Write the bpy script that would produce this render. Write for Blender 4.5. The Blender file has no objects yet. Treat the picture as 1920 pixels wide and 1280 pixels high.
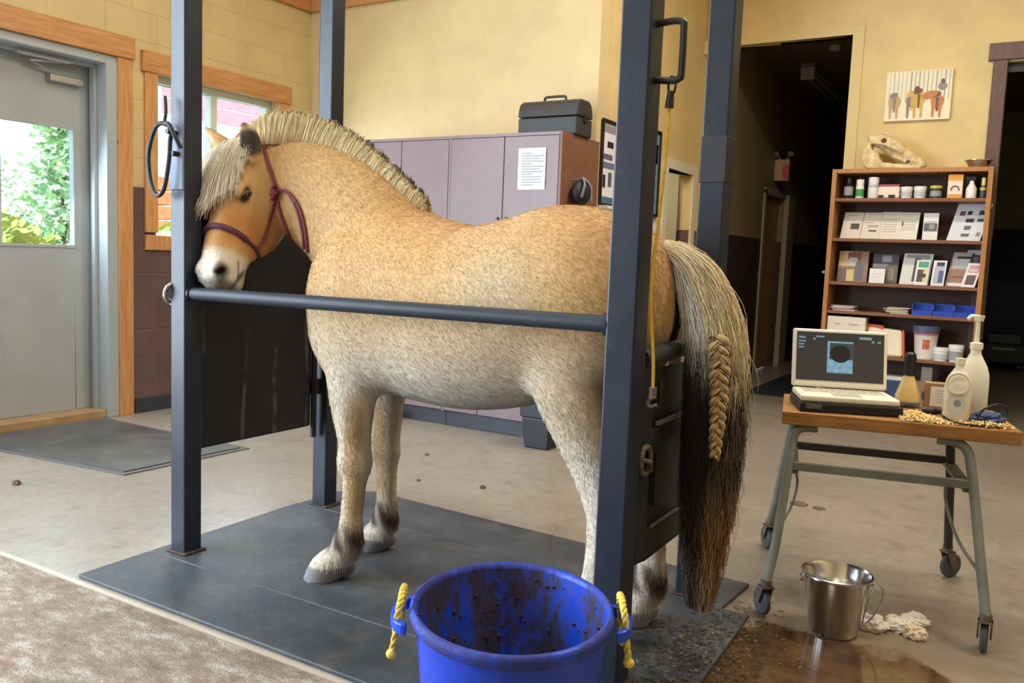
import bpy, bmesh, math, random
import numpy as np
from mathutils import Vector, Matrix, Quaternion
random.seed(7)
np.random.seed(7)
PI = math.pi
SC = bpy.context.scene
COL = SC.collection

# ------------------------------------------------------------------ camera
F_PX, YAW, PITCH, ROLL, CAM_H = 1600.0, 0.5358, 0.09935, 0.0390, 1.22
fw = Vector((-math.sin(YAW)*math.cos(PITCH), math.cos(YAW)*math.cos(PITCH), -math.sin(PITCH)))
rt = Vector((math.cos(YAW), math.sin(YAW), 0.0))
up = rt.cross(fw)
r2 = rt*math.cos(ROLL) + up*math.sin(ROLL)
u2 = -rt*math.sin(ROLL) + up*math.cos(ROLL)
cam_data = bpy.data.cameras.new('camera')
cam = bpy.data.objects.new('camera', cam_data)
COL.objects.link(cam)
cam.matrix_world = Matrix(((r2.x, u2.x, -fw.x, 0.0), (r2.y, u2.y, -fw.y, 0.0), (r2.z, u2.z, -fw.z, CAM_H), (0, 0, 0, 1)))
cam_data.sensor_width = 36.0
cam_data.lens = F_PX/1920.0*36.0
cam_data.clip_start = 0.02
SC.camera = cam

# ------------------------------------------------------------------ view, sky, lights
SC.view_settings.view_transform = 'Standard'
SC.view_settings.look = 'None'
SC.view_settings.gamma = 1.0
SC.view_settings.use_curve_mapping = False
SC.view_settings.exposure = 0.05

world = bpy.data.worlds.new('sky')
SC.world = world
world.use_nodes = True
wn = world.node_tree
wn.nodes['Background'].inputs[0].default_value = (0.72, 0.86, 1.0, 1)
wn.nodes['Background'].inputs[1].default_value = 4.2


def area_light(name, loc, aim, w, h, power, color, spread=180):
    d = bpy.data.lights.new(name, 'AREA')
    d.shape = 'RECTANGLE'; d.size = w; d.size_y = h; d.energy = power; d.color = color
    d.spread = math.radians(spread)
    o = bpy.data.objects.new(name, d)
    COL.objects.link(o)
    o.location = loc
    o.rotation_euler = (Vector(aim)-Vector(loc)).to_track_quat('-Z', 'Y').to_euler()
    return o


# open bay door in the left wall beside the camera: cool daylight
area_light('bay_daylight', (-5.28, -0.6, 1.75), (-1.0, 0.9, 0.75), 3.9, 3.2, 440, (0.74, 0.87, 1.0))
# daylight falling in at the entrance door pane and the window
area_light('door_pane_daylight', (-5.50, 3.0, 1.57), (-3.0, 3.2, 0.6), 0.9, 0.75, 16, (0.86, 0.94, 1.0))
area_light('window_daylight', (-5.30, 4.55, 1.84), (-3.0, 4.3, 0.8), 1.05, 1.05, 20, (0.86, 0.94, 1.0))
# ceiling fluorescents, warm, mostly over the right-hand half of the room
for i, (lx, ly, pw) in enumerate([(-0.9, 5.0, 84), (0.9, 3.6, 66), (-1.2, 1.2, 44), (-3.6, 3.4, 26)]):
    area_light('ceiling_fluorescent', (lx, ly, 4.02), (lx, ly, 0), 1.3, 0.35, pw, (1.0, 0.90, 0.74))
sun = bpy.data.lights.new('sun', 'SUN')
sun.energy = 7.0; sun.angle = math.radians(2); sun.color = (1.0, 0.95, 0.86)
sun_o = bpy.data.objects.new('sun', sun)
COL.objects.link(sun_o)
sun_o.rotation_euler = Vector((-0.6, 0.3, -0.75)).to_track_quat('-Z', 'Y').to_euler()


# ------------------------------------------------------------------ materials
def lin(c):
    return tuple(((v/255.0)/12.92 if v/255.0 <= 0.04045 else ((v/255.0+0.055)/1.055)**2.4) for v in c[:3])


def rgba(c):
    return (*lin(c), 1.0)


class NT:
    """tiny wrapper for wiring shader nodes"""
    def __init__(s, m):
        s.t = m.node_tree; s.n = s.t.nodes
        s.b = s.n['Principled BSDF']
    def add(s, ty, **kw):
        n = s.n.new(ty)
        for k, v in kw.items():
            setattr(n, k, v)
        return n
    def lk(s, a, b):
        s.t.links.new(a, b)
    def noise(s, scale, detail=4, rough=0.55, vec=None):
        n = s.add('ShaderNodeTexNoise')
        n.inputs['Scale'].default_value = scale; n.inputs['Detail'].default_value = detail
        n.inputs['Roughness'].default_value = rough
        if vec is not None:
            s.lk(vec, n.inputs['Vector'])
        return n.outputs['Fac']
    def ramp(s, fac, stops):
        n = s.add('ShaderNodeValToRGB')
        el = n.color_ramp.elements
        while len(el) < len(stops):
            el.new(0.5)
        for e, (p, c) in zip(el, stops):
            e.position = p; e.color = rgba(c) if max(c) > 1.01 else (*c[:3], 1)
        s.lk(fac, n.inputs[0])
        return n.outputs[0]
    def mix(s, fac, a, b, mode='MIX'):
        n = s.add('ShaderNodeMix', data_type='RGBA', blend_type=mode)
        for sock, v in ((n.inputs[0], fac), (n.inputs[6], a), (n.inputs[7], b)):
            if hasattr(v, 'is_linked'):
                s.lk(v, sock)
            elif isinstance(v, (int, float)):
                sock.default_value = v
            else:
                sock.default_value = rgba(v)
        return n.outputs[2]
    def math(s, op, a, b=0.0, clamp=False):
        n = s.add('ShaderNodeMath', operation=op, use_clamp=clamp)
        for sock, v in ((n.inputs[0], a), (n.inputs[1], b)):
            if hasattr(v, 'is_linked'):
                s.lk(v, sock)
            else:
                sock.default_value = v
        return n.outputs[0]
    def pos(s):
        g = s.add('ShaderNodeNewGeometry')
        x = s.add('ShaderNodeSeparateXYZ')
        s.lk(g.outputs['Position'], x.inputs[0])
        return g.outputs['Position'], x.outputs
    def comb(s, x, y, z=0.0):
        n = s.add('ShaderNodeCombineXYZ')
        for sock, v in zip(n.inputs, (x, y, z)):
            if hasattr(v, 'is_linked'):
                s.lk(v, sock)
            else:
                sock.default_value = v
        return n.outputs[0]
    def step(s, v, lo, hi):
        n = s.add('ShaderNodeMapRange', interpolation_type='SMOOTHSTEP')
        s.lk(v, n.inputs[0])
        n.inputs[1].default_value = lo; n.inputs[2].default_value = hi
        return n.outputs[0]
    def bump(s, h, strength=0.3, dist=0.01):
        n = s.add('ShaderNodeBump')
        n.inputs['Strength'].default_value = strength; n.inputs['Distance'].default_value = dist
        s.lk(h, n.inputs['Height'])
        s.lk(n.outputs[0], s.b.inputs['Normal'])
    def color(s, c):
        s.lk(c, s.b.inputs['Base Color'])
    def rough(s, c):
        s.lk(c, s.b.inputs['Roughness'])


MATS = {}


def mat(name, col, rough=0.5, metal=0.0, var=0.0, vscale=8.0, bump=0.0, bscale=60.0, spec=0.5, emit=None, estr=0.0, coat=0.0):
    """plain surface with soft mottling and fine bump"""
    if name in MATS:
        return MATS[name]
    m = bpy.data.materials.new(name); m.use_nodes = True
    n = NT(m)
    n.b.inputs['Base Color'].default_value = rgba(col)
    n.b.inputs['Roughness'].default_value = rough
    n.b.inputs['Metallic'].default_value = metal
    n.b.inputs['Specular IOR Level'].default_value = spec
    if coat:
        n.b.inputs['Coat Weight'].default_value = coat
    if var > 0:
        tc = n.add('ShaderNodeTexCoord').outputs['Object']
        f = n.noise(vscale, 5, 0.6, tc)
        lo = tuple(max(0, c*(1-var)) for c in col); hi = tuple(min(255, c*(1+var)) for c in col)
        n.color(n.ramp(f, [(0.3, lo), (0.7, hi)]))
    if bump > 0:
        tc = n.add('ShaderNodeTexCoord').outputs['Object']
        n.bump(n.noise(bscale, 4, 0.6, tc), bump, 0.006)
    if emit is not None:
        n.b.inputs['Emission Color'].default_value = rgba(emit)
        n.b.inputs['Emission Strength'].default_value = estr
    MATS[name] = m
    return m


def wood(name, c0, c1, rough=0.45, axis=2, scale=6.0, knots=False, stretch=14.0):
    m = bpy.data.materials.new(name); m.use_nodes = True
    n = NT(m)
    tc = n.add('ShaderNodeTexCoord').outputs['Object']
    mp = n.add('ShaderNodeMapping')
    sc = [stretch, stretch, stretch]; sc[axis] = 1.0
    mp.inputs['Scale'].default_value = sc
    n.lk(tc, mp.inputs['Vector'])
    f = n.noise(scale, 6, 0.65, mp.outputs[0])
    c = n.ramp(f, [(0.28, c0), (0.5, tuple((a+b)/2 for a, b in zip(c0, c1))), (0.72, c1)])
    if knots:
        v = n.add('ShaderNodeTexVoronoi'); v.inputs['Scale'].default_value = 3.2
        n.lk(tc, v.inputs['Vector'])
        k = n.step(v.outputs['Distance'], 0.05, 0.09)
        c = n.mix(k, (86, 48, 22), c)
    n.color(c)
    n.b.inputs['Roughness'].default_value = rough
    n.bump(f, 0.12, 0.004)
    MATS[name] = m
    return m


# ------------------------------------------------------------------ mesh builder
class MB:
    def __init__(s, org=(0, 0, 0)):
        s.v = []; s.f = []; s.m = []; s.org = Vector(org)
    def _put(s, vs, fs, mi):
        b = len(s.v)
        s.v += [tuple(Vector(p)-s.org) for p in vs]
        s.f += [tuple(b+i for i in f) for f in fs]
        s.m += [mi]*len(fs)
    def box(s, lo, hi, mi=0, rz=0.0, R=None):
        c = (Vector(lo)+Vector(hi))/2; h = (Vector(hi)-Vector(lo))/2
        R = R or Matrix.Rotation(rz, 3, 'Z')
        vs = [c + R @ Vector((sx*h.x, sy*h.y, sz*h.z)) for sx in (-1, 1) for sy in (-1, 1) for sz in (-1, 1)]
        s._put(vs, [(0, 1, 3, 2), (4, 6, 7, 5), (0, 4, 5, 1), (2, 3, 7, 6), (0, 2, 6, 4), (1, 5, 7, 3)], mi)
        return s
    def hexa(s, b4, t4, mi=0):
        s._put(list(b4)+list(t4), [(3, 2, 1, 0), (4, 5, 6, 7), (0, 1, 5, 4), (1, 2, 6, 5), (2, 3, 7, 6), (3, 0, 4, 7)], mi)
        return s
    def prism(s, poly, d, mi=0):
        """closed polygon (3D points) pushed along vector d"""
        n = len(poly); d = Vector(d); a = [Vector(p) for p in poly]
        s._put(a+[p+d for p in a], [tuple(range(n-1, -1, -1)), tuple(range(n, 2*n))] + [(i, (i+1) % n, n+(i+1) % n, n+i) for i in range(n)], mi)
        return s
    def quad(s, a, b, c, d, mi=0):
        s._put([a, b, c, d], [(0, 1, 2, 3)], mi); return s
    def tube(s, pts, r, n=10, closed=False, mi=0, caps=True, flat=1.0):
        P = [Vector(p) for p in pts]; k = len(P)
        rr = r if isinstance(r, (list, tuple)) else [r]*k
        T = []
        for i in range(k):
            a = P[(i-1) % k] if (closed or i > 0) else P[i]
            b = P[(i+1) % k] if (closed or i < k-1) else P[i]
            T.append((b-a).normalized())
        up0 = Vector((0, 0, 1)) if abs(T[0].z) < 0.9 else Vector((1, 0, 0))
        N = (up0 - T[0]*up0.dot(T[0])).normalized()
        vs = []
        for i in range(k):
            if i > 0:
                N = (N - T[i]*N.dot(T[i]))
                N = N.normalized() if N.length > 1e-6 else T[i].orthogonal().normalized()
            B = T[i].cross(N)
            for j in range(n):
                a = 2*PI*j/n
                vs.append(P[i] + (N*math.cos(a) + B*math.sin(a)*flat)*rr[i])
        fs = []
        for i in range(k if closed else k-1):
            i2 = (i+1) % k
            for j in range(n):
                j2 = (j+1) % n
                fs.append((i*n+j, i*n+j2, i2*n+j2, i2*n+j))
        if caps and not closed:
            fs.append(tuple(range(n-1, -1, -1))); fs.append(tuple((k-1)*n+j for j in range(n)))
        s._put(vs, fs, mi); return s
    def cyl(s, a, b, r, r1=None, n=20, mi=0):
        return s.tube([a, b], [r, r if r1 is None else r1], n, mi=mi)
    def lathe(s, prof, c=(0, 0, 0), n=32, mi=0, R=None, sx=1.0, sy=1.0, close=False, caps=True):
        """profile of (radius, z) turned around the vertical through c"""
        c = Vector(c); vs = []; fs = []; k = len(prof)
        for (r, z) in prof:
            for j in range(n):
                a = 2*PI*j/n
                p = Vector((r*math.cos(a)*sx, r*math.sin(a)*sy, z))
                vs.append(c + (R @ p if R else p))
        for i in range(k-1 if not close else k):
            i2 = (i+1) % k
            for j in range(n):
                j2 = (j+1) % n
                fs.append((i*n+j, i*n+j2, i2*n+j2, i2*n+j))
        if not close and caps:
            if prof[0][0] > 1e-5: fs.append(tuple(range(n-1, -1, -1)))
            if prof[-1][0] > 1e-5: fs.append(tuple((k-1)*n+j for j in range(n)))
        s._put(vs, fs, mi); return s
    def ball(s, c, rx, ry=None, rz=None, n=16, mi=0, R=None):
        ry = ry or rx; rz = rz or rx
        prof = [(math.sin(PI*i/n), -math.cos(PI*i/n)) for i in range(n+1)]
        c = Vector(c); vs = []; fs = []; m = n*2
        for (r, z) in prof:
            for j in range(m):
                a = 2*PI*j/m
                p = Vector((r*math.cos(a)*rx, r*math.sin(a)*ry, z*rz))
                vs.append(c + (R @ p if R else p))
        for i in range(n):
            for j in range(m):
                fs.append((i*m+j, i*m+(j+1) % m, (i+1)*m+(j+1) % m, (i+1)*m+j))
        s._put(vs, fs, mi); return s
    def build(s, name, mats, parent=None, smooth=False, bevel=0.0, seg=2, angle=35):
        me = bpy.data.meshes.new(name)
        me.from_pydata(s.v, [], s.f)
        me.validate(clean_customdata=False)
        for m in (mats if isinstance(mats, (list, tuple)) else [mats]):
            me.materials.append(m)
        if len(me.polygons) == len(s.m):
            me.polygons.foreach_set('material_index', s.m)
        bm = bmesh.new(); bm.from_mesh(me)
        bmesh.ops.remove_doubles(bm, verts=bm.verts, dist=1e-6)
        bmesh.ops.recalc_face_normals(bm, faces=bm.faces)
        if bevel > 0:
            es = [e for e in bm.edges if len(e.link_faces) == 2 and e.calc_face_angle(0) > math.radians(angle)]
            if es:
                bmesh.ops.bevel(bm, geom=es, offset=bevel, segments=seg, affect='EDGES', profile=0.5, clamp_overlap=True)
        if smooth:
            for f in bm.faces:
                f.smooth = True
            for e in bm.edges:
                if len(e.link_faces) == 2 and e.calc_face_angle(0) > math.radians(angle if smooth else 40):
                    e.smooth = False
        bm.to_mesh(me); bm.free(); me.update()
        o = bpy.data.objects.new(name, me)
        COL.objects.link(o)
        if parent is not None:
            o.parent = parent
        return o


def tag(o, label, cat, group=None, kind=None):
    o['label'] = label; o['category'] = cat
    if group: o['group'] = group
    if kind: o['kind'] = kind
    return o


def thing(name, label, cat, loc=(0, 0, 0), rz=0.0, group=None):
    o = bpy.data.objects.new(name, None)
    o.empty_display_size = 0.05
    COL.objects.link(o)
    o.location = loc; o.rotation_euler = (0, 0, rz)
    return tag(o, label, cat, group)


def struct(o):
    o['kind'] = 'structure'
    return o


def catmull(pts, n=8, closed=False):
    P = [Vector(p) for p in pts]; out = []; k = len(P)
    rng = range(k) if closed else range(k-1)
    for i in rng:
        p0 = P[(i-1) % k] if (closed or i > 0) else P[i]*2-P[i+1]
        p1 = P[i]; p2 = P[(i+1) % k]
        p3 = P[(i+2) % k] if (closed or i < k-2) else P[i+1]*2-P[i]
        for j in range(n):
            t = j/n
            out.append(0.5*((2*p1) + (p2-p0)*t + (2*p0-5*p1+4*p2-p3)*t*t + (3*p1-p0-3*p2+p3)*t**3))
    if not closed:
        out.append(P[-1])
    return out


# ------------------------------------------------------------------ the room shell
CREAM = (222, 199, 148); DADO = (106, 84, 80)


def block_wall(name, horiz, cream=CREAM, dado=DADO, zline=1.6, mortar=0.35, groove=1.0):
    m = bpy.data.materials.new(name); m.use_nodes = True
    n = NT(m)
    p, xyz = n.pos()
    vec = n.comb(xyz[horiz], xyz[2])
    br = n.add('ShaderNodeTexBrick')
    br.offset = 0.5
    br.inputs['Scale'].default_value = 1.0
    br.inputs['Mortar Size'].default_value = 0.006
    br.inputs['Mortar Smooth'].default_value = 0.6
    br.inputs['Brick Width'].default_value = 0.4
    br.inputs['Row Height'].default_value = 0.2
    br.inputs['Color1'].default_value = (1, 1, 1, 1); br.inputs['Color2'].default_value = (0.96, 0.96, 0.96, 1)
    br.inputs['Mortar'].default_value = (1-mortar, 1-mortar, 1-mortar, 1)
    n.lk(vec, br.inputs['Vector'])
    f = n.noise(3.0, 5, 0.6, p)
    top = n.ramp(f, [(0.3, tuple(c*0.955 for c in cream)), (0.7, tuple(min(255, c*1.03) for c in cream))])
    low = n.ramp(f, [(0.3, tuple(c*0.9 for c in dado)), (0.7, tuple(c*1.1 for c in dado))])
    base = n.mix(n.step(xyz[2], zline-0.002, zline+0.002), low, top)
    n.color(n.mix(1.0, base, br.outputs['Color'], 'MULTIPLY'))
    n.b.inputs['Roughness'].default_value = 0.5
    g = n.noise(70, 3, 0.6, p)
    h = n.math('ADD', n.math('MULTIPLY', br.outputs['Fac'], -1.5*groove), n.math('MULTIPLY', g, 0.45))
    n.bump(h, 0.45, 0.006)
    return m


def wall_boxes(name, axis, pos0, pos1, u0, u1, z0, z1, holes, m):
    """wall slab along x or y with rectangular openings, built from slabs round them"""
    us = sorted({u0, u1, *[h[0] for h in holes], *[h[1] for h in holes]})
    zs = sorted({z0, z1, *[h[2] for h in holes], *[h[3] for h in holes]})
    b = MB()
    for a, c in zip(us[:-1], us[1:]):
        for d, e in zip(zs[:-1], zs[1:]):
            cu, cz = (a+c)/2, (d+e)/2
            if any(h[0] < cu < h[1] and h[2] < cz < h[3] for h in holes):
                continue
            if axis == 'x':
                b.box((a, pos0, d), (c, pos1, e))
            else:
                b.box((pos0, a, d), (pos1, c, e))
    o = b.build(name, m)
    bm = bmesh.new(); bm.from_mesh(o.data)
    bmesh.ops.remove_doubles(bm, verts=bm.verts, dist=1e-5)
    bm.to_mesh(o.data); bm.free()
    return struct(o)


XL, YB, XJ, YH = -5.37, 5.5, -2.649, 7.775
XR, YF, ZC = 3.2, -3.6, 4.2
m_wl = block_wall('painted_block_left', 1, mortar=0.10, groove=0.7, cream=(216, 194, 142))
m_wb = block_wall('painted_block_back', 0, mortar=0.01, groove=0.06, cream=(216, 194, 146))
m_wj = block_wall('painted_block_side', 1, mortar=0.01, groove=0.04, cream=(226, 199, 140), zline=1.52)
m_wh = block_wall('painted_block_hall', 0, mortar=0.01, groove=0.08, cream=(226, 199, 138), zline=1.52)
wall_boxes('wall_left', 'y', XL-0.22, XL, YF, YB, 0, ZC,
           [(2.62, 3.68, -0.01, 2.45), (3.98, 5.14, 1.26, 2.41), (-2.6, 1.4, -0.01, 3.4)], m_wl)
wall_boxes('wall_back', 'x', YB, YB+0.2, XL-0.22, XJ, 0, ZC, [], m_wb)
wall_boxes('wall_side', 'y', XJ-0.12, XJ, YB+0.2, YH+0.12, 0, ZC, [(6.90, 7.53, -0.01, 2.01)], m_wj)
wall_boxes('wall_hall', 'x', YH, YH+0.12, XJ, XR, 0, ZC, [(-2.56, -1.40, -0.01, 3.18), (-0.245, 1.3, -0.01, 2.87)], m_wh)
wall_boxes('wall_right', 'y', XR, XR+0.15, YF, YH+0.12, 0, ZC, [], m_wj)
wall_boxes('wall_front', 'x', YF-0.15, YF, XL-0.22, XR+0.15, 0, ZC, [], m_wb)

# hallway and dark store room behind the hall wall
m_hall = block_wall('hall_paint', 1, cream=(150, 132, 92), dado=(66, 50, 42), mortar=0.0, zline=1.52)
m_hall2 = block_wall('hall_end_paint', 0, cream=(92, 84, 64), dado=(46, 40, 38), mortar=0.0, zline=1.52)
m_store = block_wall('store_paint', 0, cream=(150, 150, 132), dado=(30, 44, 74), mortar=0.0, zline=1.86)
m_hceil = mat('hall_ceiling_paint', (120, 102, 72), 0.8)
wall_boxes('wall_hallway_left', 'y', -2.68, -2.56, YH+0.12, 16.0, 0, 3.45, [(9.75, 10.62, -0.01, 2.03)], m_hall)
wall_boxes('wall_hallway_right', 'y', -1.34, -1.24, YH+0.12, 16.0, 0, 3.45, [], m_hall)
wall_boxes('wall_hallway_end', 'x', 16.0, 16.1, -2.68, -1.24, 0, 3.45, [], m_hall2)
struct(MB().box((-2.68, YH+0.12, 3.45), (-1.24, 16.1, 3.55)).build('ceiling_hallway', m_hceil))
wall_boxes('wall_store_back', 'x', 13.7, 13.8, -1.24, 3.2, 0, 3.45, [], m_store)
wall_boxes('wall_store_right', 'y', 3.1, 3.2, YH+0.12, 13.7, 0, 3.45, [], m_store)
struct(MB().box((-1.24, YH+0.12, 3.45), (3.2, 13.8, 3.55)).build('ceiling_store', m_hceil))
# a small lit office behind the side door
m_office = mat('office_paint', (214, 208, 176), 0.7)
wall_boxes('wall_office_back', 'y', -4.3, -4.2, 5.7, 8.6, 0, 2.6, [], m_office)
wall_boxes('wall_office_far', 'x', 8.5, 8.6, -4.2, XJ-0.12, 0, 2.6, [], m_office)
struct(MB().box((-4.3, 5.7, 2.6), (XJ-0.12, 8.6, 2.7)).build('ceiling_office', m_office))
wall_boxes('wall_office_near', 'x', 5.7, 5.75, -4.2, XJ-0.12, 0, 2.6, [], m_office)
area_light('office_lamp', (-3.3, 7.4, 2.55), (-3.3, 7.4, 0), 0.6, 0.6, 12, (1.0, 0.93, 0.78))

m_ceil = mat('ceiling_white', (205, 198, 180), 0.8)
struct(MB().box((XL-0.22, YF-0.15, ZC), (XR+0.15, YH+0.12, ZC+0.12)).build('ceiling', m_ceil))


def floor_material():
    m = bpy.data.materials.new('concrete_floor'); m.use_nodes = True
    n = NT(m)
    p, xyz = n.pos()
    big = n.noise(0.9, 4, 0.55, p); mid = n.noise(6, 6, 0.65, p); fine = n.noise(90, 3, 0.7, p)
    smooth_c = n.ramp(big, [(0.3, (142, 133, 121)), (0.7, (168, 158, 144))])
    smooth_c = n.mix(n.step(mid, 0.5, 0.75), smooth_c, (134, 121, 106))
    smooth_c = n.mix(n.math('MULTIPLY', n.step(n.noise(22, 6, 0.75, p), 0.42, 0.66), 0.38), smooth_c, (118, 110, 100))
    smooth_c = n.mix(n.math('MULTIPLY', fine, 0.3), smooth_c, (112, 102, 90))
    # rougher broom-finished slab in front of the joint at y = 1.75
    st = n.add('ShaderNodeMapping'); st.inputs['Scale'].default_value = (4, 8, 1); st.inputs['Rotation'].default_value = (0, 0, 0.9)
    n.lk(p, st.inputs['Vector'])
    streak = n.noise(1.6, 9, 0.78, st.outputs[0])
    rough_c = n.ramp(streak, [(0.34, (104, 86, 68)), (0.5, (142, 127, 110)), (0.64, (184, 178, 168))])
    speck = n.noise(150, 2, 0.6, p)
    rough_c = n.mix(n.step(speck, 0.5, 0.68), rough_c, (112, 90, 70))
    isr = n.step(xyz[1], 1.752, 1.742)
    inv = n.math('SUBTRACT', 1.0, n.step(xyz[1], 1.742, 1.752))
    col = n.mix(inv, smooth_c, rough_c)
    # pale dirt line along the slab joint
    jd = n.math('ABSOLUTE', n.math('SUBTRACT', xyz[1], 1.76))
    jl = n.math('SUBTRACT', 1.0, n.step(jd, 0.004, 0.02))
    col = n.mix(n.math('MULTIPLY', jl, 0.55), col, (214, 200, 178))
    # wet brown puddle beside the mat at the right
    dx = n.math('DIVIDE', n.math('SUBTRACT', xyz[0], -0.38), 0.58)
    dy = n.math('DIVIDE', n.math('SUBTRACT', xyz[1], 2.44), 0.50)
    d = n.math('SQRT', n.math('ADD', n.math('MULTIPLY', dx, dx), n.math('MULTIPLY', dy, dy)))
    d = n.math('ADD', d, n.math('MULTIPLY', n.math('SUBTRACT', n.noise(5.5, 5, 0.6, p), 0.5), 0.9))
    wet = n.math('SUBTRACT', 1.0, n.step(d, 0.86, 1.02))
    damp = n.math('SUBTRACT', 1.0, n.step(d, 0.95, 1.45))
    col = n.mix(n.math('MULTIPLY', damp, 0.55), col, (138, 110, 78))
    wetc = n.ramp(mid, [(0.3, (62, 44, 28)), (0.7, (108, 82, 56))])
    col = n.mix(wet, col, wetc)
    # scattered brown stains
    sp = n.noise(3.4, 5, 0.6, p)
    col = n.mix(n.math('MULTIPLY', n.step(sp, 0.66, 0.72), 0.45), col, (128, 92, 62))
    n.color(col)
    r = n.math('ADD', 0.24, n.math('MULTIPLY', mid, 0.22))
    r = n.math('ADD', r, n.math('MULTIPLY', inv, 0.35))
    r = n.math('MULTIPLY', r, n.math('SUBTRACT', 1.0, n.math('MULTIPLY', wet, 0.82)))
    n.rough(r)
    hb = n.math('ADD', n.math('MULTIPLY', fine, 0.3), n.math('MULTIPLY', n.math('MULTIPLY', speck, inv), 1.6))
    hb = n.math('MULTIPLY', hb, n.math('SUBTRACT', 1.0, n.math('MULTIPLY', wet, 0.9)))
    n.bump(hb, 0.35, 0.005)
    return m


struct(MB().box((XL-0.22, YF-0.15, -0.12), (XR+0.15, 16.1, 0.0)).build('floor', floor_material()))

# baseboards
m_basebd = mat('rubber_cove_base', (58, 62, 74), 0.45, var=0.08)
struct(MB().box((XL, 3.80, 0), (XL+0.012, YB, 0.105)).build('baseboard_left', m_basebd, bevel=0.003))
struct(MB().box((XL, YB-0.012, 0), (XJ, YB, 0.105)).build('baseboard_back', m_basebd, bevel=0.003))
struct(MB().box((XJ, YB+0.2, 0), (XJ+0.012, 6.82, 0.105)).build('baseboard_side', m_basebd, bevel=0.003))

m_pine = wood('pine_trim', (184, 126, 72), (228, 172, 114), 0.42, axis=2, scale=5, knots=True)
m_pineh = wood('pine_trim_level', (176, 118, 66), (220, 164, 106), 0.42, axis=1, scale=5, knots=True)
# timber band under the ceiling round the back corner
struct(MB().box((XL, 2.2, 3.2), (XL+0.04, YB, 3.5)).box((XL+0.04, YB-0.04, 3.2), (XJ, YB, 3.5)).build('trim_1', m_pineh, bevel=0.004))

# ---- entrance door (grey steel, half glazed) in the left wall
m_steel = mat('grey_painted_steel', (176, 183, 187), 0.42, var=0.03, vscale=3)
m_frame = mat('grey_frame_steel', (176, 185, 192), 0.36)
m_alu = mat('aluminium', (188, 192, 196), 0.28, 0.9)
m_lead = mat('dark_gap', (52, 54, 58), 0.7)


def glass_mat(name, tint=(255, 255, 255), refl=0.08):
    m = bpy.data.materials.new(name); m.use_nodes = True
    t = m.node_tree; t.nodes.clear()
    out = t.nodes.new('ShaderNodeOutputMaterial'); mx = t.nodes.new('ShaderNodeMixShader')
    tr = t.nodes.new('ShaderNodeBsdfTransparent'); gl = t.nodes.new('ShaderNodeBsdfGlossy')
    tr.inputs[0].default_value = rgba(tint); gl.inputs['Roughness'].default_value = 0.03
    mx.inputs[0].default_value = refl
    t.links.new(tr.outputs[0], mx.inputs[1]); t.links.new(gl.outputs[0], mx.inputs[2]); t.links.new(mx.outputs[0], out.inputs[0])
    return m


m_glass = glass_mat('clear_glass', (236, 246, 246))
XD = XL-0.19
df = MB()
df.box((XL-0.21, 3.60, 0), (XL+0.004, 3.68, 2.45)).box((XL-0.21, 2.62, 2.395), (XL+0.004, 3.60, 2.45)).box((XL-0.21, 2.62, 0), (XL+0.004, 2.66, 2.395))
df.box((XL-0.14, 3.575, 0), (XL-0.10, 3.60, 2.395)).box((XL-0.14, 2.66, 2.37), (XL-0.10, 3.575, 2.395))
door = struct(MB().box((XD-0.045, 2.66, 0.052), (XD, 3.0, 2.39)).box((XD-0.045, 3.482, 0.052), (XD, 3.598, 2.39))
              .box((XD-0.045, 3.0, 0.052), (XD, 3.482, 1.178)).box((XD-0.045, 3.0, 1.952), (XD, 3.482, 2.39)).build('door_1', m_steel, bevel=0.002))
# the pane runs on to the left beyond the picture edge
struct(df.build('door_frame', m_frame, door, bevel=0.003))
g = MB().box((XD-0.028, 3.0, 1.178), (XD-0.022, 3.482, 1.952)).build('door_pane', m_glass, door)
MB().box((XD, 2.985, 1.16), (XD+0.006, 3.497, 1.18)).box((XD, 2.985, 1.95), (XD+0.006, 3.497, 1.97)).box((XD, 3.48, 1.18), (XD+0.006, 3.497, 1.95)).box((XD, 2.985, 1.18), (XD+0.006, 3.002, 1.95)).build('glazing_bead', m_steel, door, bevel=0.002)
MB().box((XD, 3.30, 2.235), (XD+0.055, 3.53, 2.285)).build('door_closer', m_alu, door, bevel=0.006)
MB().tube([(XD+0.03, 3.33, 2.29), (XD+0.07, 3.16, 2.335), (XD+0.085, 3.44, 2.372)], 0.009, 8).box((XL-0.112, 3.06, 2.355), (XL-0.08, 3.40, 2.372)).build('closer_arm', m_frame, door)
struct(MB().box((XL-0.21, 2.66, 0), (XL-0.02, 3.60, 0.05)).build('door_sill', mat('sill_wood', (176, 142, 104), 0.6, var=0.1), door, bevel=0.004))
# pine casing round the door
tr = MB().box((XL, 3.68, 0), (XL+0.022, 3.785, 2.453)).box((XL, 2.45, 0), (XL+0.022, 2.60, 2.453))
struct(tr.build('trim_2', m_pine, bevel=0.003))
struct(MB().box((XL, 2.40, 2.453), (XL+0.034, 3.80, 2.596)).build('trim_3', m_pineh, bevel=0.003))

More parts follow.
